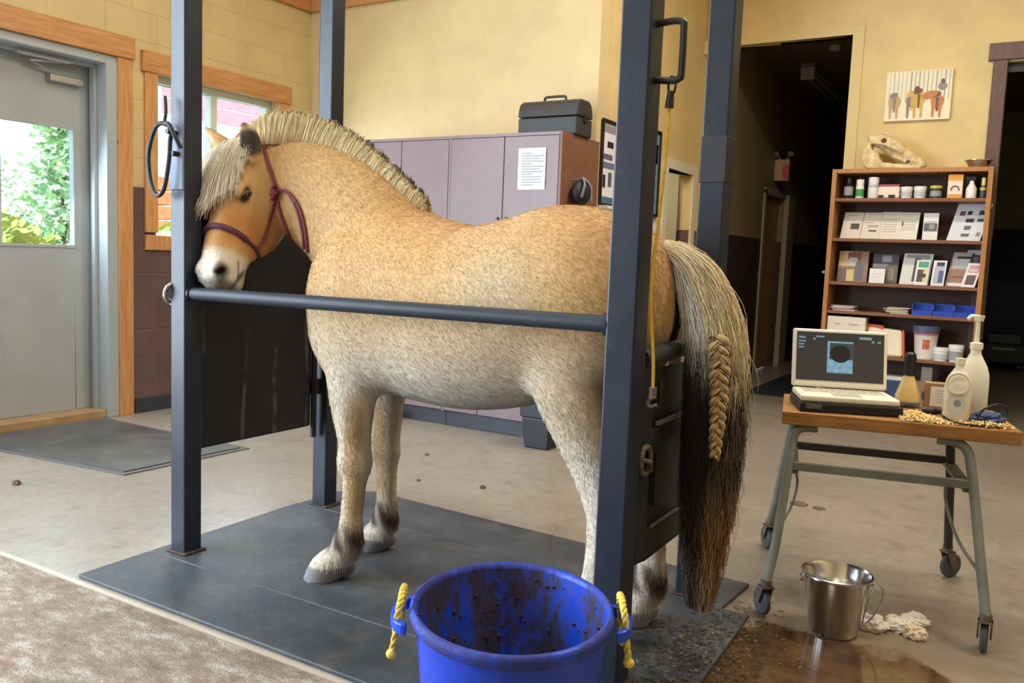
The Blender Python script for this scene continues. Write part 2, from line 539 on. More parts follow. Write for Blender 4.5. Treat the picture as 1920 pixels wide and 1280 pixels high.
# ---- window in the left wall
m_vinyl = mat('white_vinyl', (222, 226, 224), 0.4)
wf = MB()
wf.box((XL-0.16, 3.98, 1.26), (XL-0.09, 5.14, 1.31)).box((XL-0.16, 3.98, 2.36), (XL-0.09, 5.14, 2.41)).box((XL-0.16, 3.98, 1.31), (XL-0.09, 4.025, 2.36)).box((XL-0.16, 5.095, 1.31), (XL-0.09, 5.14, 2.36)).box((XL-0.16, 4.535, 1.31), (XL-0.09, 4.595, 2.36))
win = struct(wf.build('window_1', m_vinyl, bevel=0.004))
MB().box((XL-0.13, 4.02, 1.305), (XL-0.124, 5.10, 2.365)).build('window_pane', m_glass, win)
struct(MB().box((XL-0.09, 3.95, 1.245), (XL+0.02, 5.17, 1.268)).build('window_sill', m_vinyl, win, bevel=0.003))
tr = MB().box((XL, 3.885, 1.29), (XL+0.022, 3.985, 2.40)).box((XL, 5.135, 1.29), (XL+0.022, 5.235, 2.40)).box((XL, 3.885, 1.165), (XL+0.022, 5.235, 1.27))
struct(tr.build('trim_4', m_pine, bevel=0.003))
struct(MB().box((XL, 3.86, 2.40), (XL+0.034, 5.26, 2.54)).build('trim_5', m_pineh, bevel=0.003))

# ---- side door to the office, white frame, door leaf ajar
m_white = mat('white_trim', (226, 220, 194), 0.45)
d2 = MB().box((XJ-0.002, 6.81, 0), (XJ+0.02, 6.90, 2.09)).box((XJ-0.002, 7.53, 0), (XJ+0.02, 7.62, 2.09)).box((XJ-0.002, 6.90, 2.01), (XJ+0.02, 7.53, 2.09))
d2.box((XJ-0.12, 6.885, 0), (XJ, 6.90, 2.01)).box((XJ-0.12, 7.53, 0), (XJ, 7.545, 2.01)).box((XJ-0.12, 6.9, 2.01), (XJ, 7.53, 2.02))
door2 = struct(d2.build('door_2', m_white, bevel=0.003))
m_leaf = wood('door_leaf_wood', (150, 100, 60), (178, 124, 78), 0.4, axis=2)
leaf = MB().box((XJ-0.75, 6.905, 0.01), (XJ-0.10, 6.945, 2.0)).build('door_leaf', m_leaf, door2, bevel=0.002)
MB().box((XJ-0.099, 6.905, 0.01), (XJ-0.06, 6.95, 2.0)).build('door_edge', m_white, door2)
MB().box((XJ-0.10, 6.90, 1.62), (XJ-0.04, 6.99, 1.70)).build('door_latch', mat('bronze', (58, 42, 34), 0.4, 0.6), door2, bevel=0.004)

# ---- hallway opening trim and store-room doorway trim
m_creamtrim = mat('cream_trim', (222, 198, 140), 0.5)
tr = MB().box((-1.40, YH-0.012, 0), (-1.31, YH+0.12, 3.25)).box((-2.64, YH-0.012, 3.18), (-1.40, YH+0.12, 3.25)).box((-2.64, YH-0.012, 0), (-2.56, YH+0.12, 3.18))
struct(tr.build('trim_6', m_creamtrim, bevel=0.003))
m_brown = wood('brown_trim', (84, 58, 50), (112, 82, 72), 0.45, axis=2)
tr = MB().box((-0.345, YH-0.025, 0), (-0.245, YH+0.12, 2.88)).box((1.3, YH-0.025, 0), (1.4, YH+0.12, 2.88)).box((-0.38, YH-0.035, 2.88), (1.42, YH+0.12, 3.01))
struct(tr.build('trim_7', m_brown, bevel=0.004))
struct(MB().box((-0.245, YH+0.06, 2.80), (1.3, YH+0.10, 2.87)).build('trim_8', mat('door_track', (36, 34, 32), 0.5)))
# hallway side door frame
m_hallframe = mat('hall_frame', (170, 160, 128), 0.5)
hd = struct(MB().box((-2.58, 9.68, 0), (-2.545, 9.76, 2.08)).box((-2.58, 10.62, 0), (-2.50, 10.95, 2.08)).box((-2.58, 9.68, 2.03), (-2.545, 10.7, 2.10)).build('door_3', m_hallframe, bevel=0.004))
MB().box((-2.66, 9.76, 0.01), (-2.62, 10.62, 2.03)).build('door_leaf', m_leaf, hd)

# ------------------------------------------------------------------ outside, seen through the panes
m_gravel = mat('gravel', (176, 170, 158), 0.9, var=0.12, vscale=14)
struct(MB().box((-30, -14, -0.14), (XL-0.22, 26, -0.06)).build('ground_outside', m_gravel))


def leaf_mat(name, c0, c1):
    m = bpy.data.materials.new(name); m.use_nodes = True
    n = NT(m)
    p, xyz = n.pos()
    n.color(n.ramp(n.noise(4, 3, 0.6, p), [(0.35, c0), (0.65, c1)]))
    n.b.inputs['Roughness'].default_value = 0.55
    return m


m_leafA = leaf_mat('leaf_green', (128, 172, 126), (198, 222, 168))
m_leafB = leaf_mat('leaf_yellow', (150, 176, 88), (226, 214, 120))
m_bark = mat('bark', (96, 80, 66), 0.85, var=0.2, bump=0.4)


def leafy(name, label, loc, blobs, nleaf, lm, seed):
    rng = random.Random(seed)
    t = thing(name, label, 'shrub', loc, 0, 'shrubs outside the entrance')
    b = MB()
    for k, (bx, by, bz, r) in enumerate(blobs):
        b.tube([(bx*0.1, by*0.1, 0), (bx*0.5, by*0.5, bz*0.55), (bx, by, bz)], [0.05, 0.03, 0.012], 7)
    b.build('stem', m_bark, t)
    lf = MB()
    for i in range(nleaf):
        bx, by, bz, r = blobs[rng.randrange(len(blobs))]
        d = Vector((rng.gauss(0, 1), rng.gauss(0, 1), rng.gauss(0, 1))).normalized()*r*(rng.random()**0.4)
        c = Vector((bx, by, bz))+d
        if c.z < 0.05: c.z = 0.05+rng.random()*0.2
        u = Vector((rng.gauss(0, 1), rng.gauss(0, 1), rng.gauss(0, 0.6))).normalized()
        v = u.orthogonal().normalized(); s = 0.045+rng.random()*0.05
        lf.quad(c-u*s, c+v*s*0.5, c+u*s, c-v*s*0.5)
    lf.build('foliage', lm, t)
    return t


leafy('leafy_shrub', 'tall green shrub outside the entrance door pane, sky at its left', (-10.6, 6.35, -0.06), [(0, 0.2, 1.55, 0.6), (0.1, 0.6, 1.3, 0.6), (0, 0.25, 2.2, 0.42), (-0.1, 0.3, 2.7, 0.3), (0, -0.4, 1.0, 0.5)], 2300, m_leafA, 1)
leafy('leafy_shrub', 'low yellow-green shrub outside, in front of the tall one behind the door pane', (-8.4, 4.75, -0.06), [(0, 0, 0.9, 0.5), (0.1, 0.3, 0.8, 0.4), (0, -0.3, 1.1, 0.45)], 1800, m_leafB, 2)
leafy('leafy_shrub', 'small green shrub outside the lower left corner of the window', (-8.4, 6.55, -0.06), [(0, 0, 0.9, 0.4), (0.0, 0.2, 1.15, 0.3), (0.1, -0.2, 1.2, 0.3)], 1500, m_leafB, 3)
leafy('leafy_shrub', 'broad pale green tree crown far beyond the entrance door pane', (-16.5, 8.6, -0.06), [(0, 0.6, 1.8, 1.0), (0.3, 1.4, 2.2, 1.1), (0, -0.9, 1.2, 0.8), (0, 1.5, 3.4, 0.6)], 2200, m_leafA, 4)

house = thing('outbuilding', 'pale blue outbuilding with dull red boards under its eave, beyond the window', 'building', (-13.0, 12.4, -0.06))
MB(house.location).box((-13.6, 9.3, -0.06), (-12.4, 14.5, 3.32)).build('siding', mat('pale_siding', (196, 214, 226), 0.6, var=0.03), house)
hb = MB(house.location)
for k in range(5):
    hb.box((-12.4, 9.3, 3.34+k*0.28), (-12.36+k*0.004, 14.5, 3.60+k*0.28))
hb.build('red_boards', mat('dull_red_boards', (176, 128, 140), 0.6, var=0.06), house)
MB(house.location).prism([(-12.0, 9.0, 4.74), (-13.8, 9.0, 5.6), (-13.8, 9.0, 5.7), (-12.0, 9.0, 4.84)], (0, 5.8, 0)).build('roof', mat('roof_grey', (140, 140, 146), 0.7), house)
MB(house.location).box((-12.38, 9.9, -0.06), (-12.33, 10.0, 4.7)).build('downpipe', mat('pipe_tan', (196, 150, 130), 0.5), house)
crate = thing('wood_pile', 'orange-brown stacked timber outside, behind the window beside the post', 'timber', (-10.5, 7.70, -0.06))
b = MB(crate.location)
for k in range(11):
    b.box((-10.7, 7.40, -0.06+k*0.2), (-10.3, 7.90, 0.125+k*0.2))
b.build('boards', mat('orange_timber', (196, 122, 74), 0.7, var=0.12), crate, bevel=0.01)

# ------------------------------------------------------------------ rubber mats on the floor


def rubber(name, c, dust):
    m = bpy.data.materials.new(name); m.use_nodes = True
    n = NT(m)
    p, xyz = n.pos()
    a = n.noise(2.2, 6, 0.65, p); f = n.noise(55, 4, 0.7, p)
    base = n.ramp(a, [(0.3, tuple(v*0.72 for v in c)), (0.7, tuple(v*1.25 for v in c))])
    base = n.mix(n.math('MULTIPLY', n.step(n.noise(5, 8, 0.75, p), 0.40, 0.80), dust), base, (124, 119, 110))
    n.color(n.mix(n.math('MULTIPLY', f, 0.35), base, (40, 44, 48)))
    n.rough(n.math('ADD', 0.36, n.math('MULTIPLY', a, 0.3)))
    n.bump(f, 0.35, 0.004)
    return m


m_mat = rubber('black_rubber', (58, 65, 73), 0.5)
m_mat2 = rubber('doormat_rubber', (82, 80, 78), 0.3)


def slab(name, label, poly, h, m, z0=0.0, bev=0.004):
    c = sum((Vector((*p, 0)) for p in poly), Vector())/len(poly)
    o = MB((c.x, c.y, z0)).prism([(x, y, z0) for x, y in poly], (0, 0, h)).build(name, m, bevel=bev)
    o.location = (c.x, c.y, z0)
    return tag(o, label, 'mat', 'rubber mats under the stocks' if 'stocks' in label else None)


slab('rubber_mat', 'black rubber mat strip along the camera side of the stocks, under the blue tub', [(-2.85, 1.785), (-0.62, 1.775), (-0.60, 2.09), (-2.86, 2.085)], 0.014, m_mat)
slab('rubber_mat', 'wide black rubber mat in the middle of the stocks, under the near hooves', [(-2.86, 2.09), (-0.70, 2.095), (-0.72, 2.90), (-2.88, 2.905)], 0.014, m_mat)
slab('rubber_mat', 'black rubber mat strip along the far side of the stocks, reaching towards the table', [(-2.87, 2.91), (-0.82, 2.906), (-0.80, 3.193), (-2.72, 3.285), (-2.87, 3.17)], 0.014, m_mat)

dm = thing('door_mat', 'large dark grey entrance mat with a thin raised border by the grey door', 'mat', (-4.65, 3.1, 0))
MB(dm.location).prism([(-5.12, 2.60, 0), (-3.95, 2.73, 0), (-3.93, 3.56, 0), (-5.34, 3.56, 0), (-5.36, 2.60, 0)], (0, 0, 0.006)).build('mat_edge', mat('mat_border', (96, 94, 92), 0.7), dm)
MB(dm.location).prism([(-5.12, 2.635, 0.006), (-3.99, 2.76, 0.006), (-3.97, 3.525, 0.006), (-5.30, 3.525, 0.006), (-5.32, 2.635, 0.006)], (0, 0, 0.006)).build('mat_pile', m_mat2, dm)

# ------------------------------------------------------------------ examination stocks (one welded frame)


def painted_steel(name, c, scuff=0.25, rough=0.38):
    m = bpy.data.materials.new(name); m.use_nodes = True
    n = NT(m)
    p, xyz = n.pos()
    a = n.noise(5, 6, 0.7, p); sc = n.noise(26, 6, 0.75, p)
    base = n.ramp(a, [(0.3, tuple(v*0.86 for v in c)), (0.7, tuple(v*1.12 for v in c))])
    base = n.mix(n.math('MULTIPLY', n.step(sc, 0.60, 0.74), scuff), base, (132, 138, 146))
    n.color(base)
    n.rough(n.math('ADD', rough, n.math('MULTIPLY', sc, 0.18)))
    n.b.inputs['Specular IOR Level'].default_value = 0.34
    n.bump(sc, 0.12, 0.003)
    return m


m_post = painted_steel('blue_black_steel', (36, 42, 54), 0.18, 0.28)
m_gate = painted_steel('black_steel', (36, 37, 39), 0.12, 0.42)
m_footrust = mat('foot_rust', (70, 56, 48), 0.8, var=0.3, vscale=40)
m_rust = mat('rusty_steel', (98, 84, 74), 0.7, var=0.25, vscale=40)
m_dkiron = mat('dark_iron', (44, 40, 38), 0.45, 0.5, var=0.15, vscale=30)
m_zinc = mat('zinc', (168, 168, 162), 0.35, 0.8)


def panel_scuffed():
    m = bpy.data.materials.new('scuffed_panel'); m.use_nodes = True
    n = NT(m)
    p, xyz = n.pos()
    w = n.add('ShaderNodeTexWave'); w.wave_type = 'BANDS'; w.bands_direction = 'Y'
    w.inputs['Scale'].default_value = 1.6; w.inputs['Distortion'].default_value = 9.0; w.inputs['Detail'].default_value = 2.5
    w.inputs['Detail Scale'].default_value = 0.7
    n.lk(n.comb(xyz[0], xyz[1], n.math('MULTIPLY', xyz[2], 0.45)), w.inputs['Vector'])
    line = n.math('MULTIPLY', n.step(w.outputs['Fac'], 0.955, 1.0), n.step(n.noise(7, 4, 0.6, p), 0.45, 0.6))
    low = n.math('SUBTRACT', 1.0, n.step(xyz[2], 0.75, 1.05))
    base = n.ramp(n.noise(4, 5, 0.6, p), [(0.3, (13, 16, 24)), (0.7, (24, 28, 38))])
    n.color(n.mix(n.math('MULTIPLY', n.math('MULTIPLY', line, low), 0.32), base, (130, 124, 118)))
    n.b.inputs['Roughness'].default_value = 0.42
    return m


ST = thing('horse_stocks', 'blue-black welded steel stocks standing on rubber mats round the dun horse', 'stocks', (-1.83, 2.53, 0.0))
O = ST.location
PH = 2.62
for nm, x0, x1, y0, y1 in [('NL', -2.795, -2.712, 2.135, 2.215), ('FL', -2.805, -2.722, 2.925, 3.005), ('NR', -0.972, -0.884, 2.135, 2.225), ('FR', -1.002, -0.910, 2.925, 3.015)]:
    MB(O).box((x0, y0, 0.0145), (x1, y1, PH)).build('post', m_post, ST, bevel=0.006)
    MB(O).box((x0-0.012, y0-0.012, 0.0145), (x1+0.016, y1+0.012, 0.022)).build('foot_plate', m_footrust, ST, bevel=0.003)
# head beams above the picture
MB(O).box((-2.80, 2.215, PH-0.08), (-2.72, 2.925, PH)).build('head_beam', m_post, ST, bevel=0.005)
MB(O).box((-0.97, 2.225, PH-0.08), (-0.89, 2.925, PH)).build('head_beam', m_post, ST, bevel=0.005)
# side rail
MB(O).cyl((-2.715, 2.168, 1.032), (-0.97, 2.168, 1.043), 0.0245, n=24).build('side_rail', painted_steel('rail_steel', (42, 48, 58), 0.3, 0.42), ST, smooth=True)
MB(O).cyl((-2.714, 2.168, 1.032), (-2.705, 2.168, 1.032), 0.030, n=20).build('rail_flange', m_post, ST, smooth=True)
MB(O).cyl((-0.985, 2.168, 1.043), (-0.971, 2.168, 1.043), 0.034, n=20).build('rail_flange', m_post, ST, smooth=True)
# keeper ring on the outer face of the near left post
MB(O).tube([(-2.803+0.03*math.cos(a)*0.25, 2.15-0.0+0.032*math.sin(a), 1.03+0.036*math.cos(a)) for a in [2*PI*i/20 for i in range(20)]], 0.009, 8, closed=True).box((-2.812, 2.145, 0.985), (-2.795, 2.175, 1.005)).build('keeper_ring', m_zinc, ST, smooth=True)
# solid front gate
fp = MB(O).box((-2.805, 2.217, 0.40), (-2.780, 2.885, 1.385)).build('front_panel', panel_scuffed(), ST, bevel=0.012)
for z in (1.29, 1.325):
    MB(O).cyl((-2.782, 2.255, z), (-2.772, 2.255, z), 0.008, n=12).build('bolt', m_zinc, fp, smooth=True)
MB(O).cyl((-2.775, 2.895, 0.35), (-2.775, 2.895, 1.30), 0.014, n=12).box((-2.79, 2.885, 0.55), (-2.76, 2.925, 0.62)).box((-2.79, 2.885, 1.05), (-2.76, 2.925, 1.12)).build('hinge', m_gate, fp, smooth=True)
# hook plate on the near left post
MB(O).box((-2.790, 2.126, 1.42), (-2.715, 2.136, 1.66)).build('hook_plate', painted_steel('plate_blue', (116, 128, 148), 0.2), ST, bevel=0.002)
MB(O).cyl((-2.75, 2.13, 1.625), (-2.75, 2.085, 1.63), 0.010, n=10).build('hook', m_dkiron, ST, smooth=True)
MB(O).cyl((-2.742, 2.13, 1.55), (-2.742, 2.10, 1.55), 0.010, n=10).build('hook', m_dkiron, ST, smooth=True)
# rear gate (black, two recessed panels)
gx0, gx1 = -0.930, -0.892
y0, y1, z0, z1 = 2.245, 2.90, 0.345, 0.955
gt = MB(O)
gt.box((gx0, y0, z0), (gx1, y0+0.075, z1-0.02)).box((gx0, y1-0.06, z0), (gx1, y1, z1-0.02))
gt.box((gx0, y0+0.075, z0), (gx1, y1-0.06, z0+0.085)).box((gx0, y0+0.075, 0.675), (gx1, y1-0.06, 0.735))
gate = gt.build('rear_gate', m_gate, ST, bevel=0.006)
MB(O).box((gx0+0.012, y0+0.075, z0+0.085), (gx1-0.012, y1-0.06, 0.675)).box((gx0+0.012, y0+0.075, 0.735), (gx1-0.012, y1-0.06, z1-0.05)).build('gate_panel', m_gate, gate, bevel=0.002)
MB(O).tube(catmull([(-0.908, y0, 0.945), (-0.908, y0+0.2, 0.952), (-0.908, y1-0.25, 0.955), (-0.908, y1, 0.955)], 5), 0.028, 14).build('padded_top_rail', mat('black_padding', (40, 42, 42), 0.55, var=0.1), gate, smooth=True)
MB(O).box((gx1-0.001, y0+0.10, 0.742), (gx1+0.006, y0+0.46, 0.754)).build('edge_strip', mat('pale_strip', (128, 128, 122), 0.4, 0.4), gate)  # plain pale strip set where the mid rail has a bright slot
MB(O).box((gx1-0.001, y0+0.10, 0.433), (gx1+0.005, y0+0.34, 0.441)).build('edge_strip', mat('pale_strip', (128, 128, 122), 0.4, 0.4), gate)
MB(O).box((gx1, y0+0.10, 0.50), (gx1+0.008, y0+0.125, 0.66)).build('stiffener', m_gate, gate)
MB(O).box((gx1, y0+0.10, 0.80), (gx1+0.008, y0+0.125, 0.88)).build('stiffener', m_gate, gate)
MB(O).tube([(-0.884, 2.262+0.036*math.cos(a), 0.655+0.040*math.sin(a)) for a in [2*PI*i/18 for i in range(18)]], 0.008, 8, closed=True).tube([(-0.880, 2.22, 0.665), (-0.872, 2.27, 0.650), (-0.878, 2.29, 0.62)], 0.007, 8).build('latch_ring', m_rust, gate, smooth=True)
# welded pull bar near the top of the near right post
bar = [(-0.884, 2.18, 1.845), (-0.835, 2.18, 1.848), (-0.815, 2.18, 1.842), (-0.812, 2.18, 1.825), (-0.812, 2.18, 1.715), (-0.817, 2.18, 1.700), (-0.835, 2.18, 1.695), (-0.884, 2.18, 1.700)]
MB(O).tube(catmull(bar, 4), 0.0095, 10).build('tie_bar', m_dkiron, ST, smooth=True)
# tape wrapped round the far right post
MB(O).box((-1.004, 2.923, 1.50), (-0.908, 3.017, 1.66)).build('tape_wrap', mat('black_tape', (26, 28, 34), 0.5), ST, bevel=0.004)

# black cord loop hung on the hook
lp = catmull([(-2.752, 2.108, 1.640), (-2.79, 2.095, 1.66), (-2.825, 2.09, 1.64), (-2.86, 2.09, 1.56), (-2.858, 2.09, 1.48), (-2.835, 2.09, 1.415), (-2.805, 2.092, 1.395), (-2.775, 2.095, 1.43), (-2.757, 2.10, 1.53), (-2.757, 2.105, 1.60)], 5, closed=True)
o = MB((-2.8, 2.1, 1.52)).tube(lp, 0.0085, 9, closed=True).tube(catmull([(-2.785, 2.10, 1.66), (-2.775, 2.10, 1.70), (-2.785, 2.105, 1.76)], 4), 0.006, 8).tube(catmull([(-2.785, 2.098, 1.66), (-2.745, 2.09, 1.655), (-2.722, 2.10, 1.61), (-2.716, 2.12, 1.57)], 4), 0.008, 8).build('cord_loop', mat('black_cord', (34, 34, 40), 0.5), smooth=True)
o.location = (-2.8, 2.1, 1.52)
tag(o, 'black cord loop hung on the hook plate of the near left post', 'cord')

# elastic tie hanging from the pull bar: dark snap, yellow cord, dark snap
bt = thing('bungee_tie', 'thin yellow elastic tie with dark snaps hanging from the bar on the near right post', 'tie', (-0.836, 2.18, 1.69))
B0 = bt.location
MB(B0).tube([(-0.836+0.010*math.cos(a), 2.18, 1.683+0.024*math.sin(a)) for a in [2*PI*i/14 for i in range(14)]], 0.0035, 8, closed=True).cyl((-0.838, 2.18, 1.668), (-0.840, 2.18, 1.625), 0.009, 0.012, n=12).build('top_snap', m_dkiron, bt, smooth=True)
cordp = catmull([(-0.840, 2.18, 1.635), (-0.842, 2.178, 1.50), (-0.852, 2.176, 1.30), (-0.862, 2.176, 1.19), (-0.858, 2.176, 1.08), (-0.845, 2.178, 0.96), (-0.842, 2.18, 0.875)], 6)
MB(B0).tube(cordp, 0.0048, 8).build('elastic_cord', mat('yellow_cord', (206, 164, 62), 0.6, var=0.1, vscale=40), bt, smooth=True)
MB(B0).cyl((-0.842, 2.18, 0.880), (-0.842, 2.18, 0.850), 0.011, n=12).tube(catmull([(-0.842, 2.18, 0.852), (-0.855, 2.18, 0.838), (-0.848, 2.18, 0.826), (-0.828, 2.18, 0.833)], 4), 0.005, 8).build('bottom_snap', m_rust, bt, smooth=True)

# ------------------------------------------------------------------ the dun horse
HG = 0.0085
HLO = np.array([-3.02, 1.98, -0.01]); HHI = np.array([-0.83, 2.90, 1.80])
HN = np.ceil((HHI-HLO)/HG).astype(int)
AX = [HLO[i]+HG*np.arange(HN[i]) for i in range(3)]
FLD = np.full(tuple(HN), 1.0, np.float32)


def sub_grid(lo, hi):
    i0 = np.clip(np.floor((np.array(lo)-HLO)/HG).astype(int), 0, HN); i1 = np.clip(np.ceil((np.array(hi)-HLO)/HG).astype(int)+1, 0, HN)
    sl = tuple(slice(a, b) for a, b in zip(i0, i1))
    X, Y, Z = np.meshgrid(AX[0][sl[0]], AX[1][sl[1]], AX[2][sl[2]], indexing='ij')
    return sl, np.stack([X, Y, Z], -1).astype(np.float32)


def smin(a, b, k):
    h = np.clip(0.5+0.5*(b-a)/k, 0, 1)
    return b*(1-h)+a*h - k*h*(1-h)


def dense(nodes, n=4):
    """nodes: rows of numbers, resampled smoothly"""
    A = np.array(nodes, float); k = len(A); out = []
    for i in range(k-1):
        p1, p2 = A[i], A[i+1]
        p0 = A[i-1] if i > 0 else 2*p1-p2
        p3 = A[i+2] if i < k-2 else 2*p2-p1
        for j in range(n):
            t = j/n
            out.append(0.5*((2*p1)+(p2-p0)*t+(2*p0-5*p1+4*p2-p3)*t*t+(3*p1-p0-3*p2+p3)*t**3))
    out.append(A[-1])
    return np.array(out)


def add_tube(nodes, side, k=0.04, n=4, power=2.0, sub=False):
    """rows: x y z r_side r_other; side = lateral direction of the section"""
    D = dense(nodes, n)
    C = D[:, :3]; ra = np.maximum(D[:, 3], 0.004); rb = np.maximum(D[:, 4], 0.004)
    R = np.maximum(ra, rb)[:, None]
    sl, P = sub_grid((C-R).min(0)-0.13, (C+R).max(0)+0.13)
    best = np.full(P.shape[:3], 1e3, np.float32)
    side = np.array(side, float)
    for i in range(len(C)-1):
        a, b = C[i], C[i+1]; ab = b-a; L2 = ab@ab
        if L2 < 1e-10: continue
        T = ab/math.sqrt(L2)
        S = side-T*(side@T); S /= np.linalg.norm(S)
        Oo = np.cross(T, S)
        q = P-a.astype(np.float32)
        t = np.clip((q@ab.astype(np.float32))/L2, 0, 1)
        A_ = ra[i]+(ra[i+1]-ra[i])*t; B_ = rb[i]+(rb[i+1]-rb[i])*t
        d = q-t[..., None]*ab.astype(np.float32)
        u = d@S.astype(np.float32); v = d@Oo.astype(np.float32); w = d@T.astype(np.float32)
        m_ = np.minimum(A_, B_)
        if power == 2.0:
            kk = np.sqrt((u/A_)**2+(v/B_)**2+(w/m_)**2)+1e-6
        else:
            kk = (np.abs(u/A_)**power+np.abs(v/B_)**power+np.abs(w/m_)**power)**(1/power)+1e-6
        g = np.sqrt((u/A_**2)**2+(v/B_**2)**2+(w/m_**2)**2)+1e-6
        f = np.where(kk > 0.25, kk*(kk-1)/g, (kk-1)*m_)
        best = np.minimum(best, f)
    FLD[sl] = np.maximum(FLD[sl], -best) if sub else smin(FLD[sl], best, k)


def add_ball(c, r, k=0.04, sub=False, R=None):
    c = np.array(c, float); r = np.array(r if hasattr(r, '__len__') else (r, r, r), float)
    m = r.max()+0.12
    sl, P = sub_grid(c-m, c+m)
    q = P-c.astype(np.float32)
    if R is not None:
        q = q@np.array(R, np.float32)          # columns of R are the ellipsoid's axes
    r = r.astype(np.float32)
    kk = np.sqrt(((q/r)**2).sum(-1))+1e-6; g = np.sqrt(((q/r**2)**2).sum(-1))+1e-6
    f = np.where(kk > 0.25, kk*(kk-1)/g, (kk-1)*r.min())
    if sub:
        h = -smin(-FLD[sl], f, k)
        FLD[sl] = h
    else:
        FLD[sl] = smin(FLD[sl], f, k)


# trunk: x, top, bottom, half width
YC = 2.52
trunk = [(-2.285, 1.09, 0.95, 0.045), (-2.265, 1.17, 0.86, 0.095), (-2.215, 1.24, 0.765, 0.155), (-2.145, 1.285, 0.712, 0.205), (-2.05, 1.325, 0.696, 0.232),
         (-1.90, 1.342, 0.686, 0.25), (-1.77, 1.332, 0.678, 0.262), (-1.66, 1.315, 0.678, 0.275), (-1.54, 1.334, 0.696, 0.28), (-1.42, 1.358, 0.732, 0.272),
         (-1.29, 1.378, 0.775, 0.262), (-1.18, 1.372, 0.81, 0.235), (-1.09, 1.335, 0.86, 0.185), (-1.045, 1.275, 0.95, 0.10), (-1.03, 1.22, 1.08, 0.045)]
add_tube([(x, YC, (a+b)/2, w, (a-b)/2) for x, a, b, w in trunk], (0, 1, 0), 0.05, 4, 2.2)
# neck bending to its left
neck = [(-1.95, 2.52, 1.10, 0.19, 0.26), (-2.10, 2.52, 1.20, 0.155, 0.265), (-2.26, 2.52, 1.345, 0.122, 0.235), (-2.42, 2.515, 1.43, 0.103, 0.21),
        (-2.54, 2.50, 1.475, 0.092, 0.175), (-2.63, 2.48, 1.495, 0.080, 0.115)]
add_tube(neck, (0, 1, 0), 0.055, 4)
# shoulder, chest, croup and haunch masses
add_ball((-2.10, 2.380, 0.98), (0.17, 0.085, 0.27), 0.07, R=Matrix.Rotation(math.radians(-20), 3, 'Y'))
add_ball((-2.10, 2.660, 0.98), (0.17, 0.085, 0.27), 0.07, R=Matrix.Rotation(math.radians(-20), 3, 'Y'))
for sy in (-1, 1):
    add_ball((-2.195, YC+sy*0.085, 0.90), (0.095, 0.085, 0.14), 0.05)
    add_ball((-1.20, YC+sy*0.125, 1.08), (0.215, 0.120, 0.255), 0.035)
    add_ball((-1.070+sy*0.010, YC+sy*0.108, 1.04), (0.112, 0.088, 0.19), 0.018)
add_ball((-1.30, YC, 1.30), (0.16, 0.15, 0.075), 0.06)
add_ball((-0.915, YC+0.004, 0.99), (0.050, 0.016, 0.21), 0.02, sub=True)



def add_leg(rows, k=0.045):
    add_tube(rows, (0, 1, 0), k, 4)


# near fore (left), off fore (right): x y z r_side r_fore-aft
add_leg([(-2.13, 2.405, 0.92, 0.10, 0.145), (-2.095, 2.395, 0.80, 0.086, 0.115), (-2.085, 2.377, 0.71, 0.074, 0.100), (-2.066, 2.362, 0.59, 0.061, 0.073), (-2.046, 2.355, 0.50, 0.052, 0.057),
         (-2.038, 2.352, 0.445, 0.054, 0.058), (-2.040, 2.348, 0.385, 0.041, 0.045), (-2.045, 2.342, 0.28, 0.037, 0.041), (-2.047, 2.336, 0.20, 0.040, 0.046), (-2.052, 2.328, 0.150, 0.049, 0.057),
         (-2.074, 2.314, 0.105, 0.044, 0.048), (-2.095, 2.302, 0.075, 0.048, 0.050)])
add_leg([(-2.16, 2.635, 0.92, 0.10, 0.13), (-2.145, 2.645, 0.79, 0.080, 0.100), (-2.143, 2.648, 0.68, 0.070, 0.080), (-2.143, 2.650, 0.57, 0.058, 0.064), (-2.143, 2.650, 0.47, 0.051, 0.056),
         (-2.140, 2.650, 0.42, 0.052, 0.057), (-2.138, 2.650, 0.36, 0.040, 0.045), (-2.134, 2.648, 0.26, 0.036, 0.041), (-2.132, 2.646, 0.19, 0.039, 0.045), (-2.136, 2.642, 0.140, 0.048, 0.056),
         (-2.150, 2.638, 0.100, 0.044, 0.047), (-2.166, 2.634, 0.074, 0.048, 0.050)])
# near hind, off hind
add_leg([(-1.17, 2.405, 1.00, 0.11, 0.19), (-1.20, 2.385, 0.885, 0.10, 0.150), (-1.185, 2.372, 0.79, 0.082, 0.118), (-1.14, 2.366, 0.68, 0.064, 0.092), (-1.085, 2.362, 0.57, 0.052, 0.076),
         (-1.050, 2.36, 0.49, 0.047, 0.074), (-1.047, 2.36, 0.42, 0.042, 0.056), (-1.055, 2.358, 0.31, 0.038, 0.045), (-1.062, 2.354, 0.20, 0.042, 0.050), (-1.072, 2.35, 0.145, 0.051, 0.060),
         (-1.098, 2.342, 0.10, 0.048, 0.052), (-1.12, 2.336, 0.072, 0.052, 0.055)])
add_leg([(-1.12, 2.635, 1.00, 0.11, 0.16), (-1.14, 2.645, 0.885, 0.10, 0.130), (-1.125, 2.648, 0.79, 0.080, 0.105), (-1.085, 2.648, 0.68, 0.062, 0.082), (-1.030, 2.648, 0.57, 0.050, 0.070),
         (-1.000, 2.645, 0.49, 0.045, 0.066), (-0.992, 2.643, 0.42, 0.040, 0.050), (-0.988, 2.64, 0.31, 0.036, 0.041), (-0.988, 2.635, 0.20, 0.041, 0.049), (-0.994, 2.628, 0.150, 0.051, 0.060),
         (-1.008, 2.618, 0.105, 0.046, 0.050), (-1.020, 2.608, 0.075, 0.049, 0.052)])
